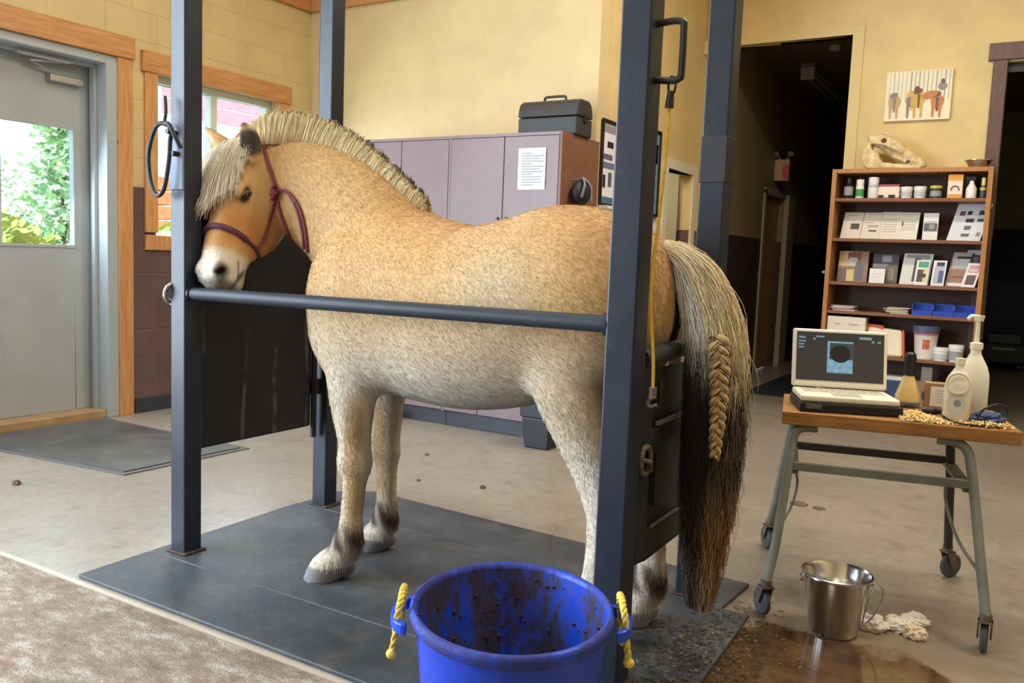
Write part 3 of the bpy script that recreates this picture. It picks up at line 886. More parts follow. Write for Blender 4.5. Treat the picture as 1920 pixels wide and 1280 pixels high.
# point of hock
for px, py in ((-0.995, 2.36), (-0.958, 2.645)):
    add_ball((px, py, 0.535), (0.026, 0.022, 0.045), 0.045)
# knees
for px, py in ((-2.075, 2.35), (-2.178, 2.65)):
    add_ball((px, py, 0.45), (0.034, 0.040, 0.045), 0.04)
# hooves: cones widening to the mat
HOOVES = [((-2.098, 2.300), (-2.132, 2.262)), ((-2.172, 2.634), (-2.205, 2.618)), ((-1.125, 2.335), (-1.160, 2.318)), ((-1.024, 2.606), (-1.045, 2.588))]
for (ax_, ay_), (bx_, by_) in HOOVES:
    mx_, my_ = (ax_*0.45+bx_*0.55), (ay_*0.45+by_*0.55)
    add_tube([(ax_, ay_, 0.085, 0.046, 0.046), (mx_, my_, 0.045, 0.056, 0.060), (mx_*0.5+bx_*0.5, my_*0.5+by_*0.5, 0.005, 0.062, 0.066)], (0.6, -0.8, 0), 0.014, 3)
    add_ball(((ax_+0.035), (ay_+0.04), 0.055), (0.034, 0.034, 0.036), 0.03)      # bulb of the heel

# head
HP = np.array((-2.735, 2.43, 1.61)); HM = np.array((-2.622, 2.185, 1.035)); SF = 0.95
ha = HM-HP; HLEN = np.linalg.norm(ha); ha /= HLEN
th = math.radians(89)
hl = np.array([math.sin(th), -math.cos(th), 0.0]); hl -= ha*(hl@ha); hl /= np.linalg.norm(hl)
hn = np.cross(ha, hl)
if hn@np.array([-math.cos(th), -math.sin(th), 0]) < 0: hn = -hn


def HD(s, t, n_):
    return HP+ha*(s*SF)+hl*t+hn*n_


prof = [(-0.04, 0.02, -0.09, 0.055), (0.03, 0.052, -0.165, 0.086), (0.11, 0.074, -0.235, 0.104), (0.20, 0.082, -0.275, 0.112), (0.28, 0.080, -0.262, 0.103), (0.36, 0.070, -0.195, 0.086),
        (0.43, 0.064, -0.142, 0.080), (0.50, 0.060, -0.115, 0.077), (0.555, 0.052, -0.106, 0.074), (0.590, 0.036, -0.092, 0.062), (0.605, 0.010, -0.065, 0.034)]
add_tube([(*HD(s, 0, (f+b)/2), w, (f-b)/2) for s, f, b, w in prof], hl, 0.05, 4, 2.3)
for sg in (-1, 1):
    add_ball(HD(0.19, sg*0.082, -0.15), (0.095, 0.095, 0.030), 0.03, R=np.stack([ha, hn, hl], 1))        # cheek
    add_ball(HD(0.235, sg*0.092, 0.040), (0.045, 0.022, 0.018), 0.025, R=np.stack([ha*0.95+hn*0.3, hn*0.95-ha*0.3, hl], 1))   # brow
    add_ball(HD(0.40, sg*0.05, -0.01), (0.11, 0.016, 0.014), 0.03, R=np.stack([ha, hn, hl], 1))          # cheek crest
    add_ball(HD(0.573, sg*0.048, 0.024), (0.042, 0.032, 0.024), 0.02, R=np.stack([ha, hn, hl], 1))        # nostril flare
    add_ball(HD(0.588, sg*0.056, 0.028), (0.021, 0.013, 0.017), 0.006, sub=True, R=np.stack([ha*0.8+hn*0.6, hn*0.8-ha*0.6, hl], 1))
add_ball(HD(0.585, 0, -0.088), (0.045, 0.032, 0.045), 0.02, R=np.stack([ha, hn, hl], 1))                  # chin
for sg in (-1, 1):                                                                                    # line of the mouth
    add_ball(HD(0.575, sg*0.062, -0.050), (0.060, 0.005, 0.022), 0.008, sub=True, R=np.stack([ha*0.93-hn*0.36, hn*0.93+ha*0.36, hl], 1))
# ears
EARL = [np.array(p) for p in ((-2.640, 2.395, 1.560), (-2.634, 2.372, 1.640), (-2.668, 2.368, 1.705))]
EARR = [np.array(p) for p in ((-2.805, 2.415, 1.595), (-2.862, 2.410, 1.645), (-2.935, 2.405, 1.700))]
earv = np.array((0.87, -0.49, 0.0)); earw = np.array((0.75, 0.66, 0.0))
for E_, sv in ((EARL, earw), (EARR, np.array((0.0, 1.0, 0.0)))):
    add_tube([(*E_[0], 0.034, 0.040), (*(E_[0]*0.5+E_[1]*0.5), 0.041, 0.034), (*E_[1], 0.037, 0.025), (*(E_[1]*0.45+E_[2]*0.55), 0.026, 0.014), (*(E_[1]*0.1+E_[2]*0.9), 0.008, 0.006)], sv, 0.018, 4)
# hollow of the near ear, open towards the camera side
cdv = np.array((0.72, -0.69, 0.05))
add_tube([(*(EARL[0]*0.7+EARL[1]*0.3+cdv*0.030), 0.018, 0.015), (*(EARL[0]*0.3+EARL[1]*0.7+cdv*0.027), 0.023, 0.016), (*(EARL[1]+cdv*0.022), 0.020, 0.013), (*(EARL[1]*0.45+EARL[2]*0.55+cdv*0.014), 0.009, 0.008)], earw, 0.008, 3, sub=True)
FLD[:, :, 0:3] = np.maximum(FLD[:, :, 0:3], 0.0)          # keep it closed at the bottom
zc = AX[2]
zi = (zc < 0.0145)
FLD[:, :, zi] = np.maximum(FLD[:, :, zi], 0.004)


def surface_nets(F, lo, h):
    ins = F < 0
    nx, ny, nz = F.shape
    cnt = np.zeros((nx-1, ny-1, nz-1), np.int8)
    for dx in (0, 1):
        for dy in (0, 1):
            for dz in (0, 1):
                cnt += ins[dx:nx-1+dx, dy:ny-1+dy, dz:nz-1+dz]
    act = np.argwhere((cnt > 0) & (cnt < 8))
    idx = np.full((nx-1, ny-1, nz-1), -1, np.int64)
    idx[tuple(act.T)] = np.arange(len(act))
    acc = np.zeros((len(act), 3)); num = np.zeros(len(act))
    cor = [(a, b, c) for a in (0, 1) for b in (0, 1) for c in (0, 1)]
    val = {c: F[act[:, 0]+c[0], act[:, 1]+c[1], act[:, 2]+c[2]].astype(float) for c in cor}
    for c in cor:
        for axis in range(3):
            if c[axis] == 0:
                e = list(c); e[axis] = 1; e = tuple(e)
                a, b = val[c], val[e]
                x = (a < 0) != (b < 0)
                t = np.where(x, a/(a-b+1e-12), 0)
                p = np.tile(np.array(c, float), (len(act), 1)); p[:, axis] += t
                acc[x] += p[x]; num[x] += 1
    V = np.array(lo)+h*(act+acc/num[:, None])
    Q = []
    for axis in range(3):
        o1, o2 = (axis+1) % 3, (axis+2) % 3
        s0 = [slice(None)]*3; s1 = [slice(None)]*3
        s0[axis] = slice(0, -1); s1[axis] = slice(1, None)
        ch = ins[tuple(s0)] != ins[tuple(s1)]
        E = np.argwhere(ch)
        E = E[(E[:, o1] > 0) & (E[:, o2] > 0) & (E[:, o1] < F.shape[o1]-1) & (E[:, o2] < F.shape[o2]-1)]
        fl = ins[tuple(E.T)]
        def cell(d1, d2):
            c = E.copy(); c[:, o1] -= d1; c[:, o2] -= d2
            return idx[tuple(c.T)]
        q = np.stack([cell(1, 1), cell(0, 1), cell(0, 0), cell(1, 0)], 1)
        q[~fl] = q[~fl][:, ::-1]
        Q.append(q)
    Q = np.concatenate(Q)
    return V, Q[(Q >= 0).all(1)]


HV, HQ = surface_nets(FLD, HLO, HG)


def relax(V, Q, it=2, lam=0.5):
    ea = np.concatenate([Q[:, 0], Q[:, 1], Q[:, 2], Q[:, 3]]); eb = np.concatenate([Q[:, 1], Q[:, 2], Q[:, 3], Q[:, 0]])
    for _ in range(it):
        S = np.zeros_like(V); N = np.zeros(len(V))
        np.add.at(S, ea, V[eb]); np.add.at(S, eb, V[ea]); np.add.at(N, ea, 1); np.add.at(N, eb, 1)
        V = V+lam*(S/N[:, None]-V)
    return V


HV = relax(HV, HQ, 2, 0.5)


# ---- coat colours by where they sit on the animal
def ss(x, a, b):
    t = np.clip((x-a)/(b-a), 0, 1)
    return t*t*(3-2*t)


def srgb(c):
    c = np.array(c, float)/255.0
    return np.where(c <= 0.04045, c/12.92, ((c+0.055)/1.055)**2.4)


def coat(V):
    x, y, z = V[:, 0], V[:, 1], V[:, 2]
    c = np.tile(np.array((207, 167, 113), float), (len(V), 1))
    def to(col, w):
        nonlocal c
        c = c*(1-w[:, None])+np.array(col, float)*w[:, None]
    to((206, 160, 106), 0.85*ss(z, 1.14, 1.34)*ss(x, -2.2, -1.9))                     # golden back and croup
    to((206, 184, 152), 1-ss(z, 0.86, 1.12))                                    # paler flanks
    flank = np.exp(-(((x+1.42)/0.16)**2+((z-1.10)/0.16)**2)); to((214, 198, 172), 0.7*flank)
    belly = (1-ss(z, 0.72, 0.92))*ss(x, -2.25, -2.0)*(1-ss(x, -1.35, -1.2)); to((206, 200, 188), 0.85*belly)
    chest = (1-ss(z, 0.85, 1.15))*(1-ss(x, -2.3, -2.1)); to((204, 174, 136), 0.6*chest)
    leg = 1-ss(z, 0.55, 0.78); to((206, 190, 164), leg*0.85)
    front = leg*ss(-x, 1.7, 1.75)
    to((178, 142, 96), front*0.75*ss(np.sin(x*55)+0.5, 0, 1)*ss(z, 0.18, 0.3))   # tan stripe down the fore legs
    hind = leg*ss(x, -1.7, -1.65); to((222, 212, 196), hind*0.6)
    pat = 0.62+0.38*np.sin(np.arctan2(y-2.5, x)*60+z*70+x*90)
    to((66, 50, 42), np.clip(1.15*pat, 0, 1)*np.exp(-((z-0.172)/0.050)**4)*(z < 0.5))               # dark fetlocks
    to((230, 222, 208), 0.9*np.exp(-((z-0.100)/0.022)**2)*(z < 0.5))             # pale coronet hair
    for (ax_, ay_), (bx_, by_) in HOOVES:
        r = np.hypot(x-(ax_+bx_)/2, y-(ay_+by_)/2)
        to((118, 118, 120), (1-ss(z, 0.060, 0.074))*(r < 0.17))
    # neck
    neckw = ss(-x, 2.05, 2.3)*ss(z, 1.0, 1.15); to((203, 163, 108), neckw*0.85)
    # haunch cleft painted dark: dark skin plus the shade of the tail
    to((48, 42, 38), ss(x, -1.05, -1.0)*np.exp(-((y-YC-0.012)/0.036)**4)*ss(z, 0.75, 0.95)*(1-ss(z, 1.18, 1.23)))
    # head
    q = V-HP; s = q@ha/SF; t = q@hl; n_ = q@hn
    hd = ((s > -0.2) & (s < 0.75) & (np.abs(t) < 0.22) & (n_ > -0.36) & (n_ < 0.2) & (x < -2.35)).astype(float)
    to((208, 166, 108), hd*ss(-(n_+0.0), -0.3, 0.1)*ss(s, -0.05, 0.05)*0.8)
    to((196, 138, 78), hd*ss(s, 0.27, 0.36)*(1-ss(s, 0.44, 0.50))*0.9)           # tan nose bridge
    to((226, 204, 172), hd*ss(n_, 0.045, 0.075)*(1-ss(s, 0.40, 0.5))*0.7)         # paler front of the face
    to((224, 214, 196), hd*ss(s, 0.475, 0.515))                                  # white muzzle
    for sg in (-1, 1):
        d = np.sqrt(((s-0.588)/0.038)**2+((t-sg*0.055)/0.032)**2+((n_-0.028)/0.034)**2)
        to((104, 98, 94), hd*(1-ss(d, 0.55, 1.25))*0.9)
        to((26, 24, 24), hd*(1-ss(d, 0.3, 0.75)))
        d = np.sqrt(((s-0.255)/0.034)**2+((t-sg*0.105)/0.035)**2+((n_-0.022)/0.022)**2)
        to((70, 58, 50), hd*(1-ss(d, 0.75, 1.3)))
    to((92, 84, 80), hd*ss(s, 0.60, 0.63)*0.7)
    to((60, 54, 52), hd*np.exp(-((n_+0.052+0.35*(0.60-s))/0.010)**2)*ss(s, 0.53, 0.56)*ss(np.abs(t), 0.03, 0.05)*0.8)
    # near ear: dark hollow and tips
    eb = EARL[1]; de = np.sqrt((((V-(EARL[0]*0.35+EARL[1]*0.55+EARL[2]*0.1+cdv*0.012))/0.058)**2).sum(1))
    to((84, 74, 66), (1-ss(de, 0.75, 1.1))*(((V-EARL[1])@cdv) > -0.004))
    for E_ in (EARL, EARR):
        dt = np.sqrt(((V-E_[2])**2).sum(1)); to((96, 78, 62), 1-ss(dt, 0.012, 0.035))
    return c


def color_attr(me, col):
    a = me.color_attributes.new('Col', 'FLOAT_COLOR', 'POINT')
    f = np.ones((len(col), 4), np.float32); f[:, :3] = srgb(col)
    a.data.foreach_set('color', f.ravel())


def np_mesh(name, V, faces, m, parent, col=None, smooth=True):
    me = bpy.data.meshes.new(name)
    k = faces.shape[1]
    me.vertices.add(len(V)); me.vertices.foreach_set('co', np.asarray(V, np.float32).ravel())
    me.loops.add(faces.size); me.loops.foreach_set('vertex_index', faces.astype(np.int32).ravel())
    me.polygons.add(len(faces)); me.polygons.foreach_set('loop_start', (np.arange(len(faces))*k).astype(np.int32))
    me.polygons.foreach_set('loop_total', np.full(len(faces), k, np.int32))
    if smooth:
        me.polygons.foreach_set('use_smooth', np.ones(len(faces), bool))
    me.update(calc_edges=True)
    me.materials.append(m)
    if col is not None:
        color_attr(me, col)
    o = bpy.data.objects.new(name, me); COL.objects.link(o)
    if parent is not None: o.parent = parent
    return o


def coat_material():
    m = bpy.data.materials.new('short_dun_coat'); m.use_nodes = True
    n = NT(m)
    p, xyz = n.pos()
    at = n.add('ShaderNodeVertexColor'); at.layer_name = 'Col'
    mp = n.add('ShaderNodeMapping'); mp.inputs['Scale'].default_value = (60, 60, 26)
    mp.inputs['Rotation'].default_value = (0, 0.5, 0)
    n.lk(p, mp.inputs['Vector'])
    hair = n.noise(5.5, 4, 0.6, mp.outputs[0]); blot = n.noise(9, 5, 0.65, p)
    v = n.math('ADD', n.math('MULTIPLY', hair, 0.28), n.math('MULTIPLY', blot, 0.50))
    g = n.ramp(v, [(0.28, (0.84, 0.81, 0.77)), (0.42, (0.98, 0.97, 0.96)), (0.56, (1.0, 1.0, 1.0))])
    n.color(n.mix(1.0, at.outputs[0], g, 'MULTIPLY'))
    n.b.inputs['Roughness'].default_value = 0.72
    n.b.inputs['Specular IOR Level'].default_value = 0.25
    n.b.inputs['Sheen Weight'].default_value = 0.25
    n.b.inputs['Sheen Roughness'].default_value = 0.5
    n.bump(hair, 0.15, 0.003)
    return m


m_coat = coat_material()
HB = (-1.75, 2.52, 0.014)
horse = np_mesh('horse', HV-np.array(HB), HQ, m_coat, None, coat(HV))
horse.location = HB
tag(horse, 'dun pony with cropped cream mane standing in the stocks, head turned over the side rail', 'horse')


def hair_material():
    m = bpy.data.materials.new('hair_strands'); m.use_nodes = True
    n = NT(m)
    at = n.add('ShaderNodeVertexColor'); at.layer_name = 'Col'
    n.color(at.outputs[0])
    n.b.inputs['Roughness'].default_value = 0.5
    n.b.inputs['Specular IOR Level'].default_value = 0.3
    return m


m_hair = hair_material()


def hair(name, PTS, RAD, COLR, parent, extra=None):
    """PTS (N,K,3) strands, RAD (N,K), COLR (N,K,3) -> one mesh of fine three-sided strands"""
    N, K = PTS.shape[:2]
    T = np.gradient(PTS, axis=1); T /= np.linalg.norm(T, axis=2, keepdims=True)+1e-9
    ref = np.random.normal(size=(N, 1, 3)); A = np.cross(T, ref); A /= np.linalg.norm(A, axis=2, keepdims=True)+1e-9
    B = np.cross(T, A)
    ring = []
    for j in range(3):
        a = 2*PI*j/3
        ring.append(PTS+(A*math.cos(a)+B*math.sin(a))*RAD[..., None])
    V = np.stack(ring, 2).reshape(-1, 3)
    C = np.repeat(COLR[:, :, None, :], 3, 2).reshape(-1, 3)
    base = (np.arange(N)[:, None]*K+np.arange(K-1)[None])*3
    Q = []
    for j in range(3):
        j2 = (j+1) % 3
        Q.append(np.stack([base+j, base+j2, base+3+j2, base+3+j], -1).reshape(-1, 4))
    Q = np.concatenate(Q)
    if extra is not None:
        ev, eq, ec = extra
        Q = np.concatenate([Q, eq+len(V)]); V = np.concatenate([V, ev]); C = np.concatenate([C, ec])
    o = np_mesh(name, V-np.array(HB), Q, m_hair, parent, C)
    return o


def curve_frames(pts, n):
    D = dense(pts, n); T = np.gradient(D[:, :3], axis=0); T /= np.linalg.norm(T, axis=1, keepdims=True)
    return D, T


# ---- mane: cropped, standing, cream outside with a dark middle stripe
crest = [(-2.715, 2.455, 1.630), (-2.64, 2.475, 1.655), (-2.54, 2.49, 1.655), (-2.42, 2.505, 1.630), (-2.29, 2.515, 1.580), (-2.17, 2.52, 1.515), (-2.06, 2.52, 1.440), (-1.96, 2.52, 1.385), (-1.885, 2.52, 1.345)]
cd, ct = curve_frames(crest, 12)
ln = np.interp(np.linspace(0, 1, len(cd)), [0, 0.12, 0.4, 0.75, 0.93, 1], [0.07, 0.097, 0.108, 0.098, 0.075, 0.035])
upv = np.cross(ct, np.array([0, 1.0, 0])); upv[upv[:, 2] < 0] *= -1; upv /= np.linalg.norm(upv, axis=1, keepdims=True)
latv = np.cross(ct, upv)
NM = 17000
u_ = np.random.rand(NM)*(len(cd)-1.001); iu = u_.astype(int); fu = (u_-iu)[:, None]
def li(A): return A[iu]*(1-fu)+A[iu+1]*fu
base = li(cd); U = li(upv); Lt = li(latv); Tg = li(ct); hl_ = np.interp(u_, np.arange(len(cd)), ln)
off = np.random.uniform(-1, 1, NM); w0 = 0.034
dark = np.abs(off-0.10) < 0.10
Lh = hl_*np.where(dark, np.where(u_ > 0.55*len(cd), 1.04, 0.97), 1.0-0.22*np.abs(off))*np.random.uniform(0.88, 1.04, NM)
K = 5
tt = np.linspace(0, 1, K)[None, :, None]
clump = np.sin(u_*1.9)*0.5+np.sin(u_*0.83+1)*0.5
lean = (0.10+0.22*clump)[:, None, None]*Lh[:, None, None]
PTS = base[:, None]+Lt[:, None]*(off*w0)[:, None, None]*(1-0.35*tt)+U[:, None]*((Lh[:, None, None]*tt)-0.035*(1-tt))+Tg[:, None]*lean*tt**1.6+np.random.normal(0, 0.0035, (NM, 1, 3))*tt
cm = np.where(dark[:, None], np.array((62, 52, 44.)), np.array((240, 220, 174.)))*np.random.uniform(0.84, 1.06, (NM, 1))
CM = np.repeat(cm[:, None], K, 1); rootc = np.array((196, 160, 112.)); CM = rootc*(1-np.clip(tt*2.2, 0, 1))*0.9+CM*np.clip(tt*2.2, 0, 1)
RM = np.repeat((0.0016*(1-0.55*tt[..., 0])), NM, 0)
# solid ridge under the strands
rv = []; k6 = 6
for i in range(len(cd)):
    for (a, b) in ((-0.024, -0.05), (-0.021, ln[i]*0.40), (-0.008, ln[i]*0.80), (0.008, ln[i]*0.80), (0.021, ln[i]*0.40), (0.024, -0.05)):
        rv.append(cd[i]+latv[i]*a+upv[i]*b)
rv = np.array(rv); rq = []
for i in range(len(cd)-1):
    for j in range(5):
        rq.append((i*6+j, i*6+j+1, (i+1)*6+j+1, (i+1)*6+j))
rc = np.tile(np.array((232, 206, 158.)), (len(rv), 1))
hair('mane', PTS, RM, CM, horse, (rv, np.array(rq), rc))['label'] = 'cropped cream mane with a dark stripe down the middle'

# ---- forelock falling over the brow
NF = 3600
sp = np.random.uniform(-1, 1, NF)
root = np.array([HD(-0.035+0.02*abs(a), 0.055*a, -0.03+random.uniform(-0.03, 0.03)) for a in sp])
Kf = 8; tf = np.linspace(0, 1, Kf)
PF = np.zeros((NF, Kf, 3)); lenf = np.random.uniform(0.12, 0.40, NF)*(1-0.30*np.clip(sp, 0, 1))
for k in range(Kf):
    s = -0.035+lenf*tf[k]
    nn = np.interp(s, [-0.035, 0.0, 0.05, 0.12, 0.2, 0.3], [-0.02, 0.055, 0.088, 0.104, 0.110, 0.110])
    spread = 0.045+0.072*tf[k]**0.8
    tl = sp*spread-0.022*tf[k]
    nn = nn-0.045*(np.abs(sp)**2.2)*tf[k]**0.5
    PF[:, k] = HP+ha*s[:, None]+hl*tl[:, None]+hn*nn[:, None]
PF += np.random.normal(0, 0.011, (NF, 1, 3))*tf[None, :, None]**1.5+np.random.normal(0, 0.004, (NF, 1, 3))
midd = (np.abs(sp+0.10) < 0.26) & (np.random.rand(NF) < 0.8)
cf = np.where(midd[:, None], np.array((146, 122, 100.)), np.array((252, 242, 222.)))*np.random.uniform(0.88, 1.01, (NF, 1))
CF = np.repeat(cf[:, None], Kf, 1)
wmix = (tf[None, :, None]**0.8)*midd[:, None, None]
CF = CF*(1-wmix)+np.array((246, 236, 216.))*wmix
RF_ = np.repeat((0.0018*(1-0.6*tf))[None], NF, 0)
hair('forelock', PF, RF_, CF, horse)['label'] = 'pale forelock with a brown streak at its root'

# ---- tail hanging outside the rear gate
tailp = [(-1.00, 2.52, 1.262), (-0.94, 2.525, 1.258), (-0.875, 2.53, 1.205), (-0.825, 2.535, 1.115), (-0.795, 2.54, 1.02), (-0.782, 2.54, 0.92), (-0.778, 2.54, 0.80), (-0.780, 2.54, 0.60), (-0.782, 2.54, 0.40), (-0.79, 2.54, 0.14)]
td, ttg = curve_frames(tailp, 8)
NTK = len(td); sarc = np.concatenate([[0], np.cumsum(np.linalg.norm(np.diff(td, axis=0), axis=1))]); sarc /= sarc[-1]
camdir = np.array([0.30, -0.95, 0.05]); camdir /= np.linalg.norm(camdir)
sd = np.cross(ttg, camdir); sd /= np.linalg.norm(sd, axis=1, keepdims=True)          # screen-wise sideways
sd[sd[:, 0] < 0] *= -1
dp = np.cross(sd, ttg); dp[(dp@camdir) < 0] *= -1
wid = np.interp(sarc, [0, 0.05, 0.12, 0.22, 0.35, 0.55, 0.75, 0.9, 1.0], [0.026, 0.045, 0.066, 0.086, 0.090, 0.088, 0.074, 0.054, 0.034])
NTL = 7500
ang = np.random.rand(NTL)*2*PI; rad = np.sqrt(np.random.rand(NTL))
ex = rad*np.cos(ang); ez = rad*np.sin(ang)
start = np.clip(np.random.beta(1.1, 2.6, NTL)*0.62, 0, 0.55); end = np.clip(start+np.random.uniform(0.33, 0.75, NTL), 0.25, 1.0)
Kt = 15; gt_ = np.linspace(0, 1, Kt)
S_ = start[:, None]+(end-start)[:, None]*gt_[None]
def ti(A, S): return np.stack([np.interp(S, sarc, A[:, i]) for i in range(3)], -1)
Wd = np.interp(S_, sarc, wid)
grow = np.clip(0.6+1.5*gt_, 0, 1)[None]
fan = 1+0.16*np.random.normal(size=(NTL, 1))*gt_[None]**2
wav = 0.013*np.sin(S_*40+np.random.rand(NTL, 1)*6.3)*gt_[None]
PT = ti(td, S_)+ti(sd, S_)*((ex[:, None]*Wd*grow*fan)+wav)[..., None]+ti(dp, S_)*((ez[:, None]*Wd*0.75*grow)+wav*0.6)[..., None]
crm = np.array((244, 226, 186.)); wht = np.array((238, 232, 222.)); blk = np.array((52, 47, 45.)); brn = np.array((186, 144, 98.)); gry = np.array((136, 118, 100.))
rnd = np.random.rand(NTL)
CT = np.zeros((NTL, Kt, 3))
for k in range(Kt):
    s = S_[:, k]
    upc = np.where((ex < -0.30)[:, None], wht, crm)
    lowc = np.where((ex < -0.15)[:, None], blk, np.where((ex < 0.45)[:, None], np.where((rnd < 0.45)[:, None], gry, blk), np.where((rnd < 0.55)[:, None], gry, blk)))
    tip = np.where((ex < -0.2)[:, None], np.where((rnd < 0.35)[:, None], gry, blk*1.2), np.where((rnd < 0.8)[:, None], brn, blk*1.3))
    w1 = ss(s+0.12*(rnd-0.5)-0.07*ex, 0.33, 0.47)[:, None]; w2 = ss(s+0.08*(rnd-0.5), 0.62, 0.78)[:, None]
    under = ((ez < -0.35) & (start > 0.10))[:, None]
    c = upc*(1-w1)+lowc*w1
    c = np.where(under, blk, c)
    c = c*(1-w2)+tip*w2
    CT[:, k] = c
CT *= np.random.uniform(0.82, 1.10, (NTL, 1, 1))
RT = np.repeat((0.0014*(1-0.7*gt_**2))[None], NTL, 0)
# solid dock inside
dv = []; m8 = 10
for i in range(0, NTK):
    w = wid[i]*0.62*max(0.0, 1-sarc[i]*1.55)+0.004
    for j in range(m8):
        a = 2*PI*j/m8
        dv.append(td[i]+sd[i]*math.cos(a)*w+dp[i]*math.sin(a)*w*0.8)
dv = np.array(dv); dq = np.array([(i*m8+j, i*m8+(j+1) % m8, (i+1)*m8+(j+1) % m8, (i+1)*m8+j) for i in range(NTK-1) for j in range(m8)])
ds = np.repeat(sarc, m8)[:, None]; dw = ss(ds, 0.25, 0.4)
dc = crm*0.92*(1-dw)+np.array((60, 54, 48.))*dw
tail = hair('tail', PT, RT, CT, horse, (dv, dq, dc))
tail['label'] = 'long tail, cream at the top, dark and ginger below'
# three-strand plait down the middle of the tail, seen from the camera side
NB = 2200; s0, s1 = 0.30, 0.60
Kb = 90; sb = np.linspace(s0, s1, Kb); ph = np.linspace(0, 2*PI*4.6, Kb)
cen = ti(td, sb)+ti(dp, sb)*(np.interp(sb, sarc, wid)*0.80)[:, None]+ti(sd, sb)*0.010
thick = np.interp(sb, [s0, s0+0.06, s1-0.05, s1], [0.020, 0.021, 0.013, 0.008])
strands = []
for q_ in range(3):
    p3 = ph+q_*2*PI/3
    c3 = cen+ti(sd, sb)*(np.sin(p3)*thick)[:, None]+ti(dp, sb)*(np.sin(2*p3)*thick*0.5)[:, None]
    T3 = np.gradient(c3, axis=0); T3 /= np.linalg.norm(T3, axis=1, keepdims=True)
    A3 = np.cross(T3, camdir); A3 /= np.linalg.norm(A3, axis=1, keepdims=True); B3 = np.cross(T3, A3)
    for _ in range(70):
        a = random.random()*2*PI; r_ = math.sqrt(random.random())
        off3 = A3*(math.cos(a)*r_*thick*0.60)[:, None]+B3*(math.sin(a)*r_*thick*0.5)[:, None]
        strands.append(c3+off3)
PB = np.array(strands); nb = len(PB)
cb = np.where((np.random.rand(nb) < 0.16)[:, None], np.array((96, 78, 60.)), np.array((226, 196, 146.)))*np.random.uniform(0.8, 1.1, (nb, 1))
braid = hair('plait', PB, np.full((nb, Kb), 0.0019), np.repeat(cb[:, None], Kb, 1), tail)
braid['label'] = 'cream three-strand plait down the tail'
tc_ = cen[-1]-np.array(HB)
tie = MB().tube([tuple(tc_+np.array((0, 0, 0.012))), tuple(tc_-np.array((0, 0, 0.012)))], 0.013, 10).build('hair_tie', mat('black_band', (30, 28, 28), 0.6), tail, smooth=True)

# ---- eyes
m_eye = mat('eye_dark', (22, 17, 15), 0.12, coat=0.5)
m_lid = mat('lid', (112, 88, 68), 0.7)
for sg in (-1, 1):
    e1 = -hn*0.80-ha*0.60; e2 = ha*0.80-hn*0.60
    R = Matrix((e1, e2, hl)).transposed()
    c = HD(0.255, sg*0.097, 0.020)-np.array(HB)
    MB().ball(c, 0.023, 0.0135, 0.0165, 10, R=R).build('eye', m_eye, horse, smooth=True)
    lidp = []
    for i in range(13):
        a = PI*i/12
        lidp.append(tuple(HD(0.255, sg*(0.097+0.0135*math.sin(a)), 0.020)+e1*0.026*math.cos(a)-e2*0.0105*math.sin(a)))
    MB(HB).tube(catmull(lidp, 2), [0.002]+[0.0055]*(len(catmull(lidp, 2))-2)+[0.002], 8).build('eyelid', m_lid, horse, smooth=True)

# ---- winter coat: short hairs lying along the body
MEV, MEQ = HV, HQ
A_, B_, C_, D_ = (MEV[MEQ[:, k]] for k in range(4))
FN = np.cross(C_-A_, D_-B_); FA = np.linalg.norm(FN, axis=1); FN /= FA[:, None]+1e-12
if ((A_-np.array((-1.75, 2.52, 1.0)))*FN).sum(1).mean() < 0: FN = -FN
NFUR = 210000
pick = np.random.choice(len(MEQ), NFUR, p=FA/FA.sum())
uu = np.random.rand(NFUR, 1); vv = np.random.rand(NFUR, 1)
P0 = (A_[pick]*(1-uu)+B_[pick]*uu)*(1-vv)+(D_[pick]*(1-uu)+C_[pick]*uu)*vv
NN = FN[pick]
keep = P0[:, 2] > 0.085
P0, NN = P0[keep], NN[keep]
fx_, fz_ = P0[:, 0], P0[:, 2]
flow = np.tile(np.array((0.75, 0.0, -0.65)), (len(P0), 1))
lw = (1-ss(fz_, 0.65, 0.85))[:, None]; flow = flow*(1-lw)+np.array((0.12, 0.0, -1.0))*lw
qh = P0-HP; sh = qh@ha/SF; isH = (sh > 0.02) & (np.abs(qh@hl) < 0.16) & (qh@hn > -0.20) & (fx_ < -2.4)
flow[isH] = ha*0.9-hn*0.3
flow = flow+np.random.normal(0, 0.17, flow.shape)
flow -= NN*(flow*NN).sum(1, keepdims=True); flow /= np.linalg.norm(flow, axis=1, keepdims=True)+1e-9
LF_ = np.where(isH, 0.008, 0.016)*np.random.uniform(0.6, 1.3, len(P0))
LF_ = np.where((fz_ < 0.80) & (fz_ > 0.62) & ~isH, LF_*1.25, LF_)
fet = (fz_ < 0.24) & (fz_ > 0.09); backside = NN[:, 0] > 0.25
LF_ = np.where(fet & backside, LF_*2.6, np.where(fz_ < 0.5, LF_*0.9, LF_))
tipd = flow*0.92+NN*np.random.uniform(0.06, 0.20, (len(P0), 1))
PFUR = np.stack([P0-NN*0.001, P0+tipd*LF_[:, None]], 1)
cfur = coat(P0)*np.random.uniform(0.88, 1.10, (len(P0), 1))
RFUR = np.tile(np.array((0.0008, 0.0002)), (len(P0), 1))
fur = hair('winter_coat', PFUR, RFUR, np.repeat(cfur[:, None], 2, 1), horse)
fur['kind'] = 'stuff'
fur.data.normals_split_custom_set_from_vertices(np.repeat(NN, 6, 0).astype(np.float32))

# ---- burgundy rope halter
from mathutils.bvhtree import BVHTree
bvh = BVHTree.FromPolygons([tuple(v) for v in HV], [tuple(int(i) for i in q) for q in HQ])


